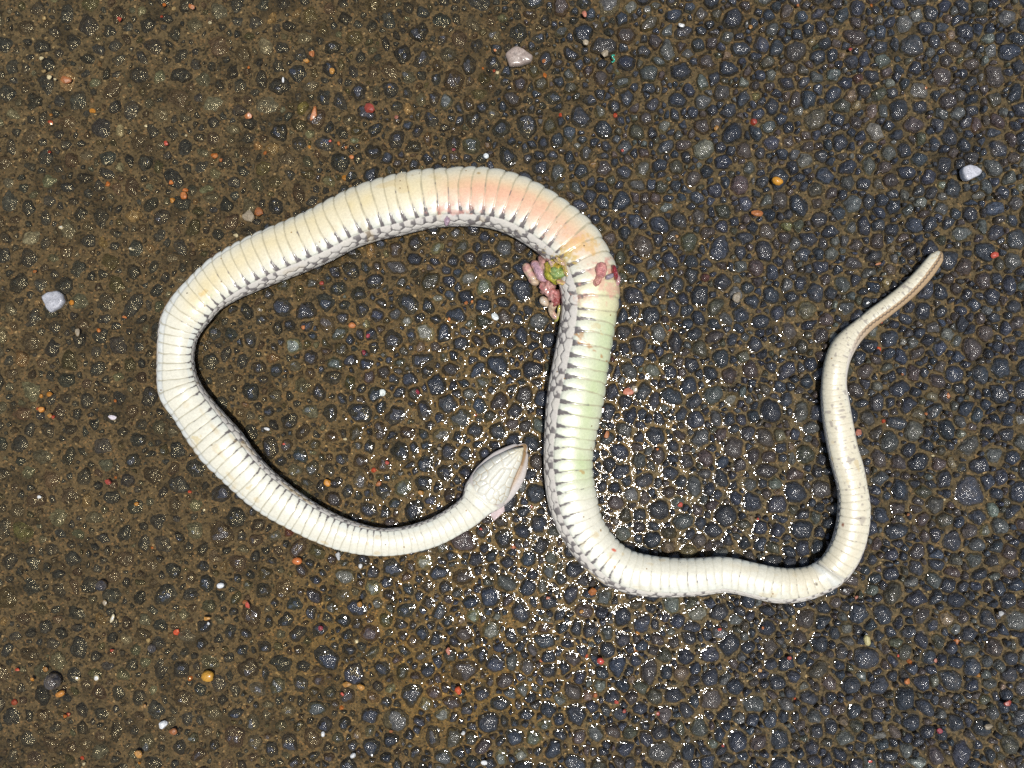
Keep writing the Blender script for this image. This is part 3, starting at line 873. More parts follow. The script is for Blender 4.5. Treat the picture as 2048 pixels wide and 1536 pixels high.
# pigment
def n2(cellk, cellb, seed): return vnoise(Kg, B * cellk / cellb, cellk, seed)
cream = np.array([0.71, 0.68, 0.55])
cool = np.array([0.67, 0.71, 0.65])
warm = np.array([0.70, 0.58, 0.31])
pink = np.array([0.72, 0.40, 0.26])
green = np.array([0.47, 0.57, 0.27])
def along(i0, i1, soft=40):
    a = dd[NHEAD + i0]; b = dd[NHEAD + i1]
    return (smooth(a - soft, a + soft, sq) * (1 - smooth(b - soft, b + soft, sq)))[:, None]
def blend(c, f, col):
    f = np.clip(f, 0, 1)[..., None]
    return c * (1 - f) + np.asarray(col) * f
colr = np.broadcast_to(cream, B.shape + (3,)).copy()
kh0 = np.abs(np.sin(idv * 78.233) * 43758.5453) % 1.0
pn = np.clip(0.5 + 0.55 * fnoise(Kg + 3 * kh0, B * 3, 2.2, 100, 4) + 0.35 * (kh0 - 0.5), 0, 1)
colr = blend(colr, 0.6 * pn * (lobe > 0.2), cool)
yb = np.exp(-((bn - 0.05) / 0.5) ** 2)
colr = blend(colr, along(20, 38, 60) * yb * (0.45 + 0.5 * pn), warm)
colr = blend(colr, along(31, 38, 55) * np.exp(-((bn - 0.25) / 0.42) ** 2) * (0.60 + 0.55 * (pn - 0.3)), pink)
colr = blend(colr, along(39, 49, 45) * np.exp(-((bn + 0.05) / 0.75) ** 2) * (0.55 + 0.5 * (pn - 0.3)), green)
colr = blend(colr, along(39, 41, 20) * 0.45, warm)
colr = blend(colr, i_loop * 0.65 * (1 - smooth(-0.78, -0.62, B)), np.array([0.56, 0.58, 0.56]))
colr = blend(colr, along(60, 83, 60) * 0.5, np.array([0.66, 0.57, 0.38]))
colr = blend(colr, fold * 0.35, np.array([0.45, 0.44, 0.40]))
# borders of the scutes
vthin = 1 - smooth(0.015, 0.085, bd + 0.02 * n2(0.3, 0.3, 101))
mid_line = np.array([0.36, 0.32, 0.20])
colr = blend(colr, np.where(inv, vthin * (0.30 + 0.5 * along(6, 48, 50) - 0.1 * tail), 0), mid_line)  # fainter on neck and lower body: washed-out sun glare put into the colour
# dark wedges between the flank ends of the scutes
rough = 0.08 * n2(0.16, 0.10, 102) + 0.06 * n2(0.4, 0.2, 103)
dk_amt = (along(4, 54, 40)) * (0.75 + 0.25 * along(22, 47, 40))
kh = np.abs(np.sin(idv * 78.233) * 43758.5453) % 1.0
wedge_w = (0.22 + 0.20 * kh) * smooth(0.30 + 0.2 * kh, 1.0, bn) * dk_amt
post = np.minimum(1 - fv, fv * 2.2)
wedge = smooth(0.0, 0.05, wedge_w - post + rough)
dark = np.array([0.110, 0.090, 0.092])
colr = blend(colr, np.where(inv & (bn > 0), wedge * 0.92, 0), dark)
# flank scales
greyp = np.array([0.60, 0.56, 0.50])
fcol = np.broadcast_to(greyp, B.shape + (3,)).copy()
fcol = blend(fcol, 0.6 * (0.5 + 0.5 * vnoise(bid, 0 * bid, 0.7, 104)), np.array([0.68, 0.63, 0.53]))
scale_edge = 1 - smooth(0.02, 0.11, gapf + rough * 0.5)
fcol = blend(fcol, scale_edge * (0.55 + 0.45 * dk_amt) * (1 - 0.6 * tail), np.array([0.035, 0.03, 0.033]))
hsh = np.abs(np.sin(bid * 12.9898) * 43758.5453) % 1.0
blot = smooth(0.16, 0.34, (hsh - 0.52) * 0.8 + bfu * 0.9 + rough * 2.5) * smooth(-0.7, 0.5, rr_)
fcol = blend(fcol, blot * 0.85 * (1 - tail), dark * 0.8)
dorsal = smooth(2.2, 3.6, rr_)
fcol = blend(fcol, dorsal * (1 - 0.3 * tail), np.array([0.075, 0.065, 0.050]))
brown = np.array([0.42, 0.275, 0.135])
fcol = blend(fcol, tend * 0.9 + 0 * B, brown)
fcol = blend(fcol, tend * scale_edge * 0.55, np.array([0.16, 0.09, 0.04]))
zig = np.exp(-((rr_ - 0.55 - 0.45 * np.abs((Kg % 1.0) - 0.5) * 2) / 0.28) ** 2)
fcol = blend(fcol, zig * tend * 0.9, np.array([0.06, 0.045, 0.035]))
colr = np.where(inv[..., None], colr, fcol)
# spots on the tail
tsp = smooth(0.50, 0.66, vnoise(Kg, B * 1.8, 0.55, 106)) * along(66, 80, 40) * np.where(inv, 1, 0)
colr = blend(colr, tsp * 0.55, np.array([0.22, 0.18, 0.17]))
# stains on the belly
st = smooth(0.52, 0.72, vnoise(Kg, B * 3.2, 1.3, 107)) * smooth(0.2, 0.6, vnoise(Kg, B * 2, 11.0, 108))
colr = blend(colr, st * 0.4, np.array([0.55, 0.38, 0.12]))
colr = blend(colr, an * 0.5, np.array([0.36, 0.36, 0.36]))
colr = blend(colr, 0.6 * np.exp(-((sq[:, None] - s_an + 13 - 10 * bn) / 10.0) ** 2) * inv, np.array([0.60, 0.64, 0.62]))
# head underside as seen beside the lower jaw: pale lip, brown mouth line
hv_ = np.abs(sinA)
lip = smooth(0.55, 0.80, hv_)
hcol = blend(np.broadcast_to(np.array([0.30, 0.19, 0.09]), B.shape + (3,)).copy(), lip, np.array([0.55, 0.50, 0.46]))
colr = colr * bodyf[..., None] + hcol * (1 - bodyf[..., None])

# stains and smears at their places on the skin
PXv = VX / (S * (1 - lz / H)) + 1024; PYv = 768 - VY / (S * (1 - lz / H))
topside = (np.cos(ALg + BV[:, None]) > -0.1)
def stain(x, y, rx, ry, rot, colour, amt, grit=0.5):
    global colr
    c_, s_ = math.cos(rot), math.sin(rot)
    dx, dy = PXv - x, PYv - y
    u = (dx * c_ + dy * s_) / rx; v = (-dx * s_ + dy * c_) / ry
    f = 1.15 - np.sqrt(u * u + v * v) + grit * (vnoise(PXv, PYv, 9.0, 150) + 0.6 * vnoise(PXv, PYv, 3.5, 151))
    colr = blend(colr, smooth(0.0, 0.7, f) * amt * topside, np.array(colour))
stain(1150, 498, 34, 26, -0.4, (0.66, 0.40, 0.10), 0.55, 0.9)
stain(1130, 520, 26, 18, 0.3, (0.50, 0.36, 0.06), 0.6, 0.9)
stain(1205, 560, 36, 24, 0.6, (0.66, 0.30, 0.24), 0.55, 0.8)
stain(1222, 538, 14, 18, 0.2, (0.60, 0.28, 0.22), 0.7, 0.7)
stain(1185, 590, 22, 14, 0.0, (0.66, 0.36, 0.26), 0.45, 1.0)
stain(1180, 692, 30, 5, 0.75, (0.42, 0.22, 0.08), 0.8, 0.9)
stain(1162, 672, 7, 10, 0.2, (0.46, 0.24, 0.08), 0.7, 0.9)
stain(1196, 655, 16, 8, 0.2, (0.55, 0.40, 0.16), 0.4, 1.0)
stain(900, 420, 28, 9, 0.0, (0.62, 0.26, 0.24), 0.4, 1.0)
stain(930, 405, 70, 16, 0.0, (0.72, 0.38, 0.27), 0.35, 1.0)
stain(1090, 440, 50, 22, 0.7, (0.72, 0.40, 0.26), 0.35, 1.0)
stain(1229, 1133, 5, 4, 0.2, (0.50, 0.27, 0.08), 0.8, 0.6)
stain(1228, 1100, 6, 3, 0.5, (0.60, 0.10, 0.04), 0.9, 0.3)
stain(1686, 1049, 4, 5, 0.2, (0.22, 0.07, 0.03), 0.95, 0.3)
stain(1632, 1168, 4, 4, 0.2, (0.10, 0.07, 0.02), 0.95, 0.3)
stain(958, 346, 4, 3, 0.2, (0.40, 0.26, 0.08), 0.8, 0.5)
stain(825, 351, 4, 2, 0.4, (0.36, 0.24, 0.08), 0.6, 0.5)
stain(1164, 942, 5, 4, 0.8, (0.45, 0.28, 0.08), 0.7, 0.9)
stain(395, 880, 8, 8, 0.8, (0.60, 0.46, 0.18), 0.5, 1.0)
stain(500, 975, 14, 4, 2.4, (0.60, 0.46, 0.20), 0.5, 1.0)
stain(405, 588, 9, 5, 2.4, (0.62, 0.42, 0.12), 0.6, 0.9)
stain(420, 594, 14, 7, 2.4, (0.50, 0.56, 0.34), 0.5, 0.9)
nr = len(sq)
V = np.stack([VX, VY, lz], -1).reshape(-1, 3)
F = grid_faces(nr, NA, wrap=True)
cap0 = np.array([[0, (j + 1) % NA, j] for j in range(1, NA - 1)])
l0 = (nr - 1) * NA
cap1 = np.array([[l0, l0 + j, l0 + j + 1] for j in range(1, NA - 1)])
F = F[:, ::-1]
root_loc = (float(wxc[nr // 2]), float(wyc[nr // 2]), 0.0)
snake = bpy.data.objects.new('dead_snake', None)
COL.objects.link(snake)
snake.location = root_loc
snake.empty_display_size = 0.02
snake['label'] = 'dead cream white snake lying belly up in loops with burst side'
snake['category'] = 'snake'
RV = np.array(root_loc)
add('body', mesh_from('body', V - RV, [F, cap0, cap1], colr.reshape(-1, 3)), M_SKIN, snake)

# ------------------------------------------------------------------ lower jaw with chin shields
ja = [-14, 0, 20, 40, 60, 80, 100, 125, 140, 148, 152]
jl = [-27, -31, -39, -45, -46, -42, -36, -24, -14, -7, -1]
jr = [24, 28, 36, 40, 38, 30, 23.5, 17, 9, 4, 1]
NJ, NL = 210, 130
t_ = np.linspace(-14, 152, NJ)
v_ = np.linspace(-1, 1, NL)
lft = np.interp(t_, ja, jl); rgt = np.interp(t_, ja, jr)
lft = sm1(lft, 6); rgt = sm1(rgt, 6)
mid_ = (lft + rgt) / 2; hw_ = np.maximum((rgt - lft) / 2, 0.6)
TA, VV = np.meshgrid(t_, v_, indexing='ij')
LA = mid_[:, None] + hw_[:, None] * VV
# seeds are short segments: (along0, lat0, along1, lat1)
segs = []
for al, w in ((46, 14), (63, 17), (82, 18), (101, 17), (118, 14), (132, 10), (142, 7), (148, 4)):
    il = np.interp(al, ja, jl); ir = np.interp(al, ja, jr)
    segs.append((al - w * 0.32, np.interp(al - 5, ja, jl) + 6, al + w * 0.32, np.interp(al + 5, ja, jl) + 6))
    segs.append((al - w * 0.32, np.interp(al - 5, ja, jr) - 4.5, al + w * 0.32, np.interp(al + 5, ja, jr) - 4.5))
segs += [(104, -10, 140, -4), (104, 1, 140, 0), (58, -18, 98, -13), (58, 8, 98, 3), (62, -5, 90, -5)]
segs += [(34, -14, 44, -10), (34, 10, 44, 6), (16, -24, 16, 22), (0, -24, 0, 22), (-14, -20, -14, 18)]
for al, la in ((30, 25), (42, 22), (32, 35), (46, 32), (20, 33), (56, 25)):
    for sg in (-1, 1):
        segs.append((al - 4, sg * la - 2, al + 5, sg * (la - 3) - 2))
best = np.full(TA.shape, 1e9); sec = best.copy(); bj = np.zeros(TA.shape)
for n_, (a0, b0, a1, b1) in enumerate(segs):
    da, db = a1 - a0, b1 - b0
    L2 = max(da * da + db * db, 1e-6)
    u = np.clip(((TA - a0) * da + (LA - b0) * db) / L2, 0, 1)
    d = np.hypot(TA - a0 - u * da, LA - b0 - u * db)
    c_ = d < best
    sec = np.where(c_, best, np.minimum(sec, d)); bj = np.where(c_, n_, bj); best = np.where(c_, d, best)
gp = sec - best + 0.5 * vnoise(TA, LA, 3.0, 120)
puff = smooth(0, 6, gp)
dome = np.clip(1 - np.abs(VV) ** 2.8, 0, 1) ** 0.62
zt = np.interp(TA[:, 0], [-14, 0, 20, 40, 70, 110, 140, 152], [3.0, 4.8, 6.6, 6.8, 5.6, 4.2, 2.7, 1.0]) * MM
zj0 = np.interp(TA[:, 0], [-14, 10, 60, 150], [4.5, 4.4, 5.2, 5.4]) * MM
JZ = zj0[:, None] + zt[:, None] * dome + 0.28 * MM * puff * dome
JZ = JZ - (np.abs(VV) > 0.985) * 1.2 * MM
kj = 1 - JZ / H
JP = HEAD_A[None, None, :] + TA[..., None] * HAX + LA[..., None] * HLAT
JX = (JP[..., 0] - 1024) * S * kj; JY = (768 - JP[..., 1]) * S * kj
jc = np.broadcast_to(np.array([0.68, 0.66, 0.56]), TA.shape + (3,)).copy()
jc = blend(jc, 0.5 * smooth(0, 1, 0.5 + 0.5 * vnoise(bj, 0 * bj, 0.8, 121)), np.array([0.64, 0.65, 0.58]))
jc = blend(jc, (1 - smooth(0.3, 1.6, gp)) * (0.42 + 0.38 * smooth(0.25, 0.8, np.abs(VV))), np.array([0.42, 0.31, 0.15]))  # seams fainter mid-jaw: overexposed glare put into the colour
jc = blend(jc, smooth(110, 150, TA) * 0.3, np.array([0.75, 0.62, 0.32]))
rightside = smooth(0.86, 0.97, VV) * smooth(55, 75, TA)
jc = blend(jc, rightside * 0.85, np.array([0.34, 0.20, 0.08]))
jf = grid_faces(NJ, NL)
ov = np.array([float(JX.mean()), float(JY.mean()), 0.004])
jaw = add('lower_jaw', mesh_from('lower_jaw', np.stack([JX, JY, JZ], -1).reshape(-1, 3) - ov, jf, jc.reshape(-1, 3)), M_SKIN, snake, tuple(ov - RV))

# ------------------------------------------------------------------ entrails and torn skin
def ball_dirs(nu=26, nv=18):
    th = np.linspace(0, math.pi, nv); ph = np.arange(nu) * 2 * math.pi / nu
    T, P_ = np.meshgrid(th, ph, indexing='ij')
    return np.stack([np.sin(T) * np.cos(P_), np.sin(T) * np.sin(P_), np.cos(T)], -1), nv, nu
VPX = V[:, 0] / (S * (1 - V[:, 2] / H)) + 1024; VPY = 768 - V[:, 1] / (S * (1 - V[:, 2] / H))
def surf(px, py):
    """height of the body's skin seen at a pixel (ground level where there is none)"""
    d = np.hypot(VPX - px, VPY - py)
    m = d < 3.0
    return float(V[m, 2].max()) if m.any() else 0.0
def blob(name, px, py, z, rx, ry, rz, rot, c1, c2=None, mat=None, lump=0.16, seed=0, label=None):
    """rounded organ: centre pixel, height (m), half-sizes in pixels"""
    D, nv, nu = ball_dirs()
    l = 1 + lump * (vnoise(D[..., 0] * 2 + seed * 9.1, D[..., 1] * 2 + D[..., 2], 0.8, 130) + 0.5 * vnoise(D[..., 0] * 4 + seed * 3, D[..., 2] * 4 + D[..., 1] * 3, 0.8, 131))
    p = D * l[..., None] * np.array([rx, ry, rz]) * S
    cr, sr = math.cos(-rot), math.sin(-rot)
    x = p[..., 0] * cr - p[..., 1] * sr; y = p[..., 0] * sr + p[..., 1] * cr
    c = np.broadcast_to(np.array(c1), D.shape).copy()
    if c2 is not None:
        f = smooth(-0.1, 0.45, vnoise(D[..., 0] * 3 + seed * 5.7, D[..., 1] * 3 + D[..., 2] * 2, 1.0, 132))
        c = blend(c, f, np.array(c2))
    z = max(z, surf(px, py) + 0.35 * rz * S)
    loc = np.array(W(px, py, z))
    me = mesh_from(name, np.stack([x, y, p[..., 2]], -1).reshape(-1, 3), grid_faces(nv, nu, wrap=True)[:, ::-1], c.reshape(-1, 3))
    o = add(name, me, mat or M_FLESH, snake, tuple(loc - RV))
    if label: o['label'] = label
    return o
def gut(name, path, r, c1, c2, seed=0):
    """bent tube of gut through pixel points (x, y, z mm)"""
    path = np.array(path, float)
    d = np.concatenate([[0], np.cumsum(np.linalg.norm(np.diff(path[:, :2], axis=0), axis=1))])
    q = np.linspace(0, d[-1], 34)
    P3 = catmull(d, path, q)
    wpt = np.stack([(P3[:, 0] - 1024) * S * (1 - P3[:, 2] * MM / H), (768 - P3[:, 1]) * S * (1 - P3[:, 2] * MM / H), P3[:, 2] * MM], 1)
    T = np.gradient(wpt, axis=0); T /= np.linalg.norm(T, axis=1)[:, None]
    up = np.array([0, 0, 1.0]); s_ = np.cross(T, up); s_ /= np.linalg.norm(s_, axis=1)[:, None]
    u_ = np.cross(s_, T)
    ph = np.arange(18) * 2 * math.pi / 18
    e = q / d[-1]
    rad = r * S * np.sqrt(np.clip(1 - np.abs(2 * e - 1) ** (2.2 + 14 * r / d[-1] * 0.0), 0.0, 1)) ** 0.75 * (1 + 0.14 * np.sin(e * 8 + seed))
    rad = np.maximum(rad, 0.0001)
    ringp = wpt[:, None, :] + rad[:, None, None] * (np.cos(ph)[None, :, None] * s_[:, None, :] + np.sin(ph)[None, :, None] * u_[:, None, :])
    f = smooth(-0.2, 0.5, vnoise(q[:, None] / 7 + seed * 3, ph[None, :] * 1.0, 1.0, 133))
    c = blend(np.broadcast_to(np.array(c1), ringp.shape).copy(), f, np.array(c2))
    o0 = wpt.mean(0)
    me = mesh_from(name, ringp.reshape(-1, 3) - o0, grid_faces(34, 18, wrap=True), c.reshape(-1, 3))
    return add(name, me, M_FLESH, snake, tuple(o0 - RV))

PK = (0.60, 0.32, 0.27); PK2 = (0.50, 0.19, 0.17); LILAC = (0.60, 0.37, 0.42); TAN = (0.62, 0.46, 0.31); RED = (0.34, 0.08, 0.07)
gut('gut_loop', [(1050, 527, 4), (1055, 539, 5), (1062, 551, 5), (1071, 563, 4), (1078, 567, 3)], 10, TAN, PK, 1)
gut('gut_loop', [(1066, 523, 5), (1073, 533, 7), (1080, 545, 8), (1088, 556, 7), (1094, 562, 5)], 11, LILAC, PK, 2)
gut('gut_loop', [(1079, 513, 4), (1083, 521, 7), (1089, 532, 9), (1095, 541, 8)], 8, PK, TAN, 3)
gut('gut_loop', [(1089, 504, 6), (1096, 510, 9), (1103, 520, 12), (1108, 530, 12)], 8, PK, LILAC, 4)
gut('gut_loop', [(1069, 541, 3), (1077, 553, 4), (1086, 562, 4), (1092, 566, 3)], 6, PK2, PK, 8)
blob('organ', 1094, 575, 0.0065, 15, 17, 16, 0.5, PK, PK2, seed=1, lump=0.22)
blob('organ', 1106, 588, 0.0075, 14, 12, 14, 0.5, PK2, PK, seed=2, lump=0.3)
blob('organ', 1112, 601, 0.0072, 9, 12, 11, 0.2, RED, PK2, seed=14, lump=0.3)
gut('gut_loop', [(1083, 594, 3), (1087, 601, 4.5), (1094, 608, 4), (1099, 613, 2)], 8, TAN, (0.7, 0.6, 0.46), 5)
gut('gut_loop', [(1113, 598, 7), (1107, 609, 6.5), (1103, 620, 5), (1107, 630, 4), (1118, 637, 4)], 7.5, TAN, PK, 6)
gut('gut_loop', [(1119, 610, 7), (1118, 624, 6), (1113, 640, 3), (1109, 644, 1)], 4, (0.55, 0.52, 0.12), TAN, 7)
sac = blob('bile_sac', 1111, 541, 0.0125, 19, 26, 14, -0.35, (0.40, 0.37, 0.025), (0.55, 0.40, 0.05), seed=3, lump=0.34, label='yellow green bile sac in the torn side')
bub = blob('bile_bubble', 1115, 546, 0.0150, 15, 12, 9, 0.25, (0.22, 0.33, 0.09), (0.36, 0.42, 0.12), seed=4, lump=0.16, label='pale green wet bubble on the bile sac')
bub.parent = sac; bub.location = tuple(np.array(bub.location) - np.array(sac.location))
blob('tissue_shred', 1120, 523, 0.0145, 11, 6, 6, 0.5, (0.66, 0.46, 0.34), (0.55, 0.38, 0.08), seed=5, lump=0.4)
blob('tissue_shred', 1130, 538, 0.0150, 4, 13, 5, -0.3, (0.48, 0.36, 0.05), (0.58, 0.40, 0.24), seed=6, lump=0.45)
blob('tissue_shred', 1122, 564, 0.0135, 10, 5, 5, 0.3, (0.60, 0.34, 0.20), (0.55, 0.42, 0.08), seed=7, lump=0.45)
blob('tissue_shred', 1103, 526, 0.0135, 6, 7, 6, 0.3, (0.66, 0.44, 0.36), (0.50, 0.42, 0.06), seed=15, lump=0.4)
blob('flesh_lump', 1202, 540, 0.0195, 11, 16, 7, 0.1, (0.55, 0.20, 0.18), (0.60, 0.27, 0.22), seed=8, lump=0.10, label='smooth pink lump of flesh on the belly')
blob('flesh_lump', 1196, 560, 0.0150, 8, 12, 4, 0.3, (0.56, 0.23, 0.18), (0.60, 0.31, 0.22), seed=9, lump=0.2)
blob('bare_muscle', 1219, 553, 0.0155, 9, 5, 7, -0.4, (0.30, 0.25, 0.29), (0.36, 0.30, 0.33), seed=10, label='grey bare muscle in the tear')
blob('blood_clot', 1229, 545, 0.0125, 5.5, 14, 10, -0.25, (0.24, 0.012, 0.020), (0.34, 0.03, 0.04), seed=11, label='dark red blood clot at the torn edge')
blob('tissue_shred', 1236, 560, 0.0085, 5, 10, 8, 0.1, (0.66, 0.42, 0.40), (0.6, 0.3, 0.3), seed=12, lump=0.2)
blob('tissue_shred', 900 * 0 + 777 * 0 + 894, 441, 0.0130, 6, 9, 4, 0.1, (0.45, 0.30, 0.36), (0.36, 0.26, 0.32), seed=13, lump=0.2)
# torn flap of skin at the corner of the jaw
fu, fvv = np.meshgrid(np.linspace(0, 1, 12), np.linspace(0, 1, 9), indexing='ij')
c00, c10, c01, c11 = np.array([977., 1024]), np.array([1008., 1012]), np.array([988., 1042]), np.array([1010., 1022])
fp = (c00 * ((1 - fu) * (1 - fvv))[..., None] + c10 * (fu * (1 - fvv))[..., None] + c01 * ((1 - fu) * fvv)[..., None] + c11 * (fu * fvv)[..., None])
fz = (5.0 - 2.2 * fvv + 0.5 * np.sin(fu * 7 + fvv * 3)) * MM
kf = 1 - fz / H
fxw = (fp[..., 0] - 1024) * S * kf; fyw = (768 - fp[..., 1]) * S * kf
vt = np.stack([fxw, fyw, fz], -1).reshape(-1, 3); vb = vt - np.array([0, 0, 0.0009])
ff = grid_faces(12, 9)
bndry = []
for i in range(11): bndry += [[i * 9, (i + 1) * 9, (i + 1) * 9 + 108, i * 9 + 108], [i * 9 + 8, (i + 1) * 9 + 8, (i + 1) * 9 + 116, i * 9 + 116]]
for j in range(8): bndry += [[j, j + 1, j + 109, j + 108], [99 + j, 100 + j, 208 + j, 207 + j]]
fcx = blend(np.broadcast_to(np.array([0.66, 0.56, 0.54]), (216, 3)).copy(), smooth(0.1, 0.6, np.random.default_rng(3).random(216)) * 0.4, np.array([0.5, 0.32, 0.30]))
o0 = vt.mean(0)
add('skin_flap', mesh_from('skin_flap', np.concatenate([vt, vb]) - o0, [ff, ff[:, ::-1] + 108, np.array(bndry)], fcx), M_SKIN, snake, tuple(o0 - RV))

# ------------------------------------------------------------------ chips and loose pebbles
import bmesh
bm = bmesh.new()
bmesh.ops.create_icosphere(bm, subdivisions=2, radius=1.0)
ICO = np.array([v.co[:] for v in bm.verts]); ICF = np.array([[v.index for v in f.verts] for f in bm.faces])
bm.free()
def pebble_mesh(name, rx, ry, rz, rot, colour, seed, angular=0.5):
    r = np.random.default_rng(seed)
    v = ICO.copy()
    # cut by random planes for a broken, faceted shape
    for _ in range(9):
        n = r.normal(0, 1, 3); n /= np.linalg.norm(n)
        lim = 1 - angular * r.uniform(0.2, 0.62)
        d = v @ n
        v = v - np.where(d > lim, (d - lim) * 0.97, 0)[:, None] * n
    v = v * (1 + r.normal(0, 0.02, (len(v), 1)))
    v = v * np.array([rx, ry, rz]) * S
    c, s_ = math.cos(rot), math.sin(rot)
    v = np.stack([v[:, 0] * c - v[:, 1] * s_, v[:, 0] * s_ + v[:, 1] * c, v[:, 2]], 1)
    cc = np.broadcast_to(np.array(colour), v.shape) * (1 + r.normal(0, 0.05, (len(v), 1)))
    return mesh_from(name, v, ICF, np.clip(cc, 0, 1), angular < 0.45)
for n_, s in enumerate(parse(CHIPS)):
    x, y, a, b = map(float, s[:4])
    col = np.array(CCOL[s[4]]) * 0.85 * float(np.exp(rs.normal(0, 0.18)))
    near = np.hypot(cx - x, cy - y)
    j = int(np.argmin(near - A[:, 2]))
    zt_ = TOP[j] if near[j] < A[j, 2] * 0.9 else silt_level(x, y)
    h = 0.55 * min(a, b) * S
    me = pebble_mesh('chip', a * 1.12, b * 1.12, 0.6 * min(a, b), float(rs.uniform(-0.3, 0.3)), col, 500 + n_, 0.8)
    add('chip', me, M_CHIP, pav, W(x, y, float(zt_ + h * 0.55)))

PEB = [  # x y rx ry rz rot colour label name
    (1555, 362, 12, 9, 8, -0.4, (0.55, 0.25, 0.02), 'bright yellow pebble on the dark stones', 'pebble', 0.4),
    (989, 634, 9, 9, 5, 0.6, (0.64, 0.68, 0.66), 'white half moon chip inside the loop beside the entrails', 'white_chip', 0.9),
    (764, 786, 8, 8, 5, 0.75, (0.62, 0.66, 0.60), 'white diamond shaped chip in the middle of the loop', 'white_chip', 0.9),
    (972, 312, 6, 6, 4, 0.0, (0.62, 0.66, 0.66), 'tiny round white chip just above the arched body', 'white_chip', 0.4),
    (226, 836, 11, 6, 4, -0.3, (0.64, 0.58, 0.60), 'pinkish white oblong shard on the silt outside the loop', 'white_shard', 0.8),
    (534, 858, 8, 4, 3, -0.5, (0.60, 0.60, 0.58), 'thin white triangular flake inside the loop by the body', 'white_flake', 0.9),
    (655, 965, 8, 9, 6, 0.1, (0.50, 0.21, 0.02), 'bright amber orange pebble inside the loop above the neck', 'pebble', 0.6),
    (594, 1122, 11, 8, 6, 0.0, (0.48, 0.14, 0.03), 'rounded orange pebble below the neck bend', 'pebble', 0.3),
    (835, 784, 5, 6, 4, 0.2, (0.26, 0.03, 0.045), 'small crimson pebble in the middle of the loop', 'pebble', 0.6),
    (416, 1352, 14, 12, 7, 0.2, (0.46, 0.23, 0.02), 'rough speckled mustard yellow pebble on the silt', 'pebble', 0.4),
    (121, 1387, 11, 7, 6, 0.4, (0.42, 0.17, 0.02), 'ochre pebble touching the shiny black snail shell', 'pebble', 0.4),
    (326, 1449, 10, 9, 6, 0.3, (0.66, 0.67, 0.66), 'bright white angular chip on brown silt', 'white_chip', 0.8),
    (441, 1171, 8, 6, 5, 0.2, (0.66, 0.68, 0.68), 'white oval bead like chip with a dark dot', 'white_chip', 0.2),
    (225, 1236, 4, 11, 3, -0.4, (0.60, 0.62, 0.66), 'long thin white shard on the silt', 'white_shard', 0.7),
    (916, 1381, 7, 9, 6, 0.3, (0.52, 0.08, 0.02), 'bright scarlet pebble beside a dark slender stone', 'pebble', 0.5),
    (1201, 1322, 8, 7, 5, -0.3, (0.46, 0.06, 0.04), 'round coral red pebble on a dark stone below the body', 'pebble', 0.2),
    (706, 1511, 6, 7, 5, 0.0, (0.66, 0.66, 0.64), 'white rounded cube chip among small stones', 'white_chip', 0.7),
    (646, 1468, 4, 6, 4, 0.0, (0.66, 0.66, 0.64), 'tiny white oval grain on brown silt', 'white_chip', 0.2),
    (83, 819, 7, 6, 5, 0.5, (0.48, 0.20, 0.03), 'orange yellow pebble next to a red speck on silt', 'pebble', 0.5),
    (1735, 1280, 8, 12, 6, 0.1, (0.44, 0.38, 0.17), 'pale yellow oblong pebble in a dark hollow', 'pebble', 0.6),
]
for n_, (x, y, a, b, c, rot, colr_, lab, nm, ang) in enumerate(PEB):
    zs = float(max(top_level(x, y), silt_level(x, y) + 0.4 * MM))
    me = pebble_mesh(nm, a, b, c, rot, colr_, 900 + n_, ang)
    add(nm, me, M_CHIP, None, W(x, y, zs + c * S * 0.42), label=lab, category='pebble' if 'pebble' in nm else 'chip')

def traced_pebble(name, outline, thick, colour, label, tilt=(0.0, 0.0), seed=0):
    """flat-topped broken pebble from its outline in pixels"""
    o_ = np.array(outline, float)
    c0 = o_.mean(0)
    d = np.concatenate([[0], np.cumsum(np.hypot(*np.diff(np.vstack([o_, o_[:1]]), axis=0).T))])
    q = np.linspace(0, d[-1], 49)[:-1]
    ring = np.stack([np.interp(q, d, np.append(o_[:, i], o_[0, i])) for i in (0, 1)], 1)
    ring = (np.roll(ring, 1, 0) + 3 * ring + np.roll(ring, -1, 0)) / 5 - c0
    ts = np.array([0.12, 0.3, 0.5, 0.68, 0.82, 0.92, 0.985, 1.0, 0.93]); zs_ = np.array([1, 1, 0.99, 0.97, 0.93, 0.84, 0.66, 0.35, -0.2])
    P2 = ts[:, None, None] * ring[None]
    z = zs_[:, None] * thick * S + 0.06 * thick * S * vnoise(P2[..., 0], P2[..., 1], 7.0, 140 + seed) * 1.5
    z = z + (tilt[0] * P2[..., 0] + tilt[1] * P2[..., 1]) * S * (zs_[:, None] > 0)
    v = np.stack([P2[..., 0] * S, -P2[..., 1] * S, z], -1).reshape(-1, 3)
    v = np.vstack([[[0, 0, thick * S]], v])
    tri = np.array([[0, 1 + (j + 1) % 48, 1 + j] for j in range(48)])
    qd = grid_faces(len(ts), 48, wrap=True) + 1
    px, py = c0
    n = 0.5 + 0.5 * vnoise(v[:, 0] / S, v[:, 1] / S, 9.0, 141 + seed)
    col = np.array(colour)[None, :] * (0.80 + 0.35 * n)[:, None]
    zb_ = float(max(top_level(px, py) - 0.3 * MM, silt_level(px, py) + 0.2 * MM))
    add(name, mesh_from(name, v, [tri, qd], np.clip(col, 0, 0.9)), M_CHIP, None, W(px, py, zb_), label=label, category='pebble')
traced_pebble('quartz_pebble', [(88, 594), (100, 585), (120, 582), (131, 590), (136, 604), (127, 616), (108, 627), (100, 620), (94, 606)], 16, (0.40, 0.40, 0.42),
              'square milky white quartz pebble lying alone on flooded pavement', (0.08, 0.05), 1)
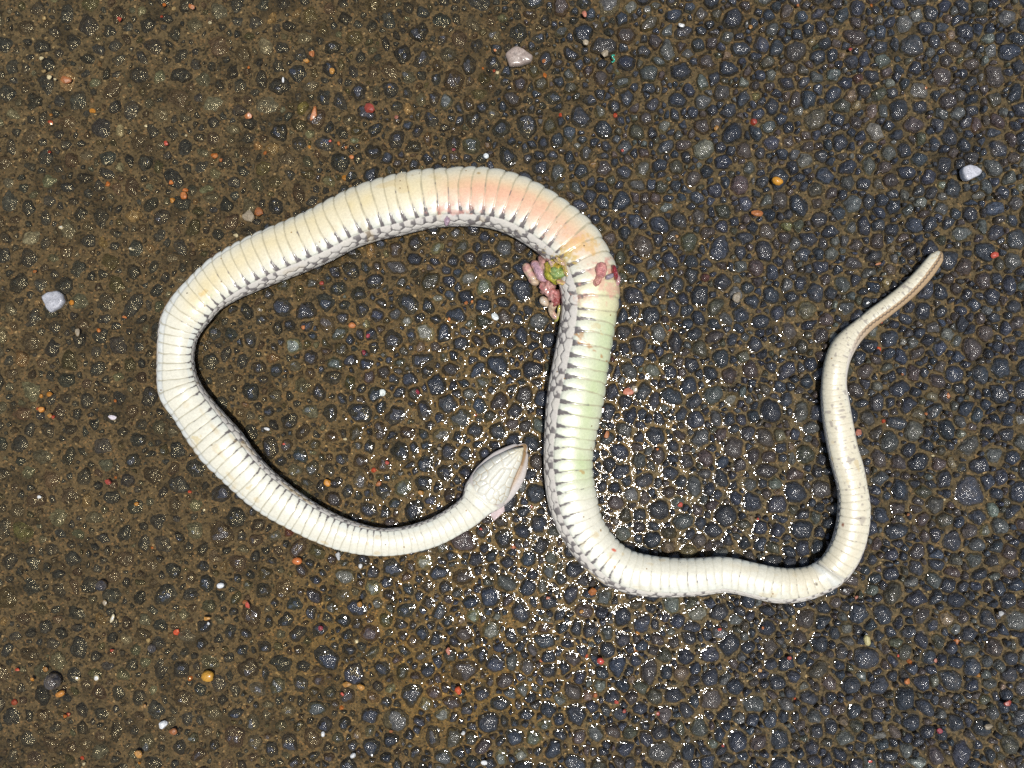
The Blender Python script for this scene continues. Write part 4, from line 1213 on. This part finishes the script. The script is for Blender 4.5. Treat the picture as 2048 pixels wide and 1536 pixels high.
traced_pebble('quartz_pebble', [(1919, 343), (1922, 336), (1935, 331), (1948, 334), (1961, 344), (1955, 352), (1930, 364), (1922, 358)], 13, (0.46, 0.46, 0.49),
              'smooth triangular white pebble on the dark stones above the tail tip', (-0.08, 0.1), 2)
traced_pebble('pebble', [(1010, 112), (1017, 105), (1032, 96), (1046, 102), (1066, 116), (1063, 127), (1040, 134), (1019, 136), (1014, 122)], 14, (0.30, 0.235, 0.195),
              'large pinkish beige angular pebble near the green thread', (0.05, -0.12), 3)

# shiny black shells (coiled low domes)
def shell(px, py, r, label, seed):
    D, nv, nu = ball_dirs(28, 20)
    ang = np.arctan2(D[..., 1], D[..., 0])
    rr2 = np.sqrt(D[..., 0] ** 2 + D[..., 1] ** 2)
    coil = 1 + 0.05 * np.sin(ang + 12 * rr2 + seed)
    p = D * coil[..., None] * np.array([r, r * 1.03, r * 0.85]) * S
    c = np.broadcast_to(np.array([0.020, 0.018, 0.024]), D.shape) * (1 + 0.8 * (coil[..., None] - 1) * 10)
    me = mesh_from('snail_shell', p.reshape(-1, 3), grid_faces(nv, nu, wrap=True)[:, ::-1], np.clip(c, 0.008, 0.1).reshape(-1, 3))
    zs = float(silt_level(px, py))
    add('snail_shell', me, M_STONE, None, W(px, py, zs + r * S * 0.55), label=label, category='shell')
shell(106, 1363, 16, 'largest shiny black round shell beside an ochre pebble', 1)
shell(203, 1171, 11, 'shiny black round shell lying alone on brown silt', 2)
shell(304, 1296, 9, 'smallest shiny black round shell on a dark stone', 3)

# green thread
th = [(1228, 114), (1223, 115), (1225, 119), (1228, 122), (1226, 126), (1222, 128)]
tp = np.array(th, float)
dq = np.concatenate([[0], np.cumsum(np.hypot(*np.diff(tp, axis=0).T))])
q = np.linspace(0, dq[-1], 24)
t2 = catmull(dq, tp, q)
zt0 = float(top_level(1225, 121)) + 0.6 * MM
tw = np.stack([(t2[:, 0] - 1024) * S, (768 - t2[:, 1]) * S, zt0 + 0.3 * MM * np.sin(q / 3)], 1)
T = np.gradient(tw, axis=0); T /= np.linalg.norm(T, axis=1)[:, None]
s_ = np.cross(T, [0, 0, 1.0]); s_ /= np.linalg.norm(s_, axis=1)[:, None]; u_ = np.cross(s_, T)
ph = np.arange(8) * math.pi / 4
rg = tw[:, None, :] + 0.00042 * (np.cos(ph)[None, :, None] * s_[:, None, :] + np.sin(ph)[None, :, None] * u_[:, None, :])
o0 = tw.mean(0)
capa = np.array([[0, 7, 6, 5, 4, 3, 2, 1]]); capb = np.array([[184 + k for k in range(8)]])
add('plastic_thread', mesh_from('plastic_thread', rg.reshape(-1, 3) - o0, [grid_faces(24, 8, wrap=True), capa, capb], np.tile([[0.01, 0.30, 0.20]], (192, 1))), M_CHIP, None, tuple(o0),
    label='tiny curled bright green plastic thread on the stones', category='thread')
print('stones', N, 'fixed', n_fixed, 'water verts', len(WV), 'snake verts', len(V))
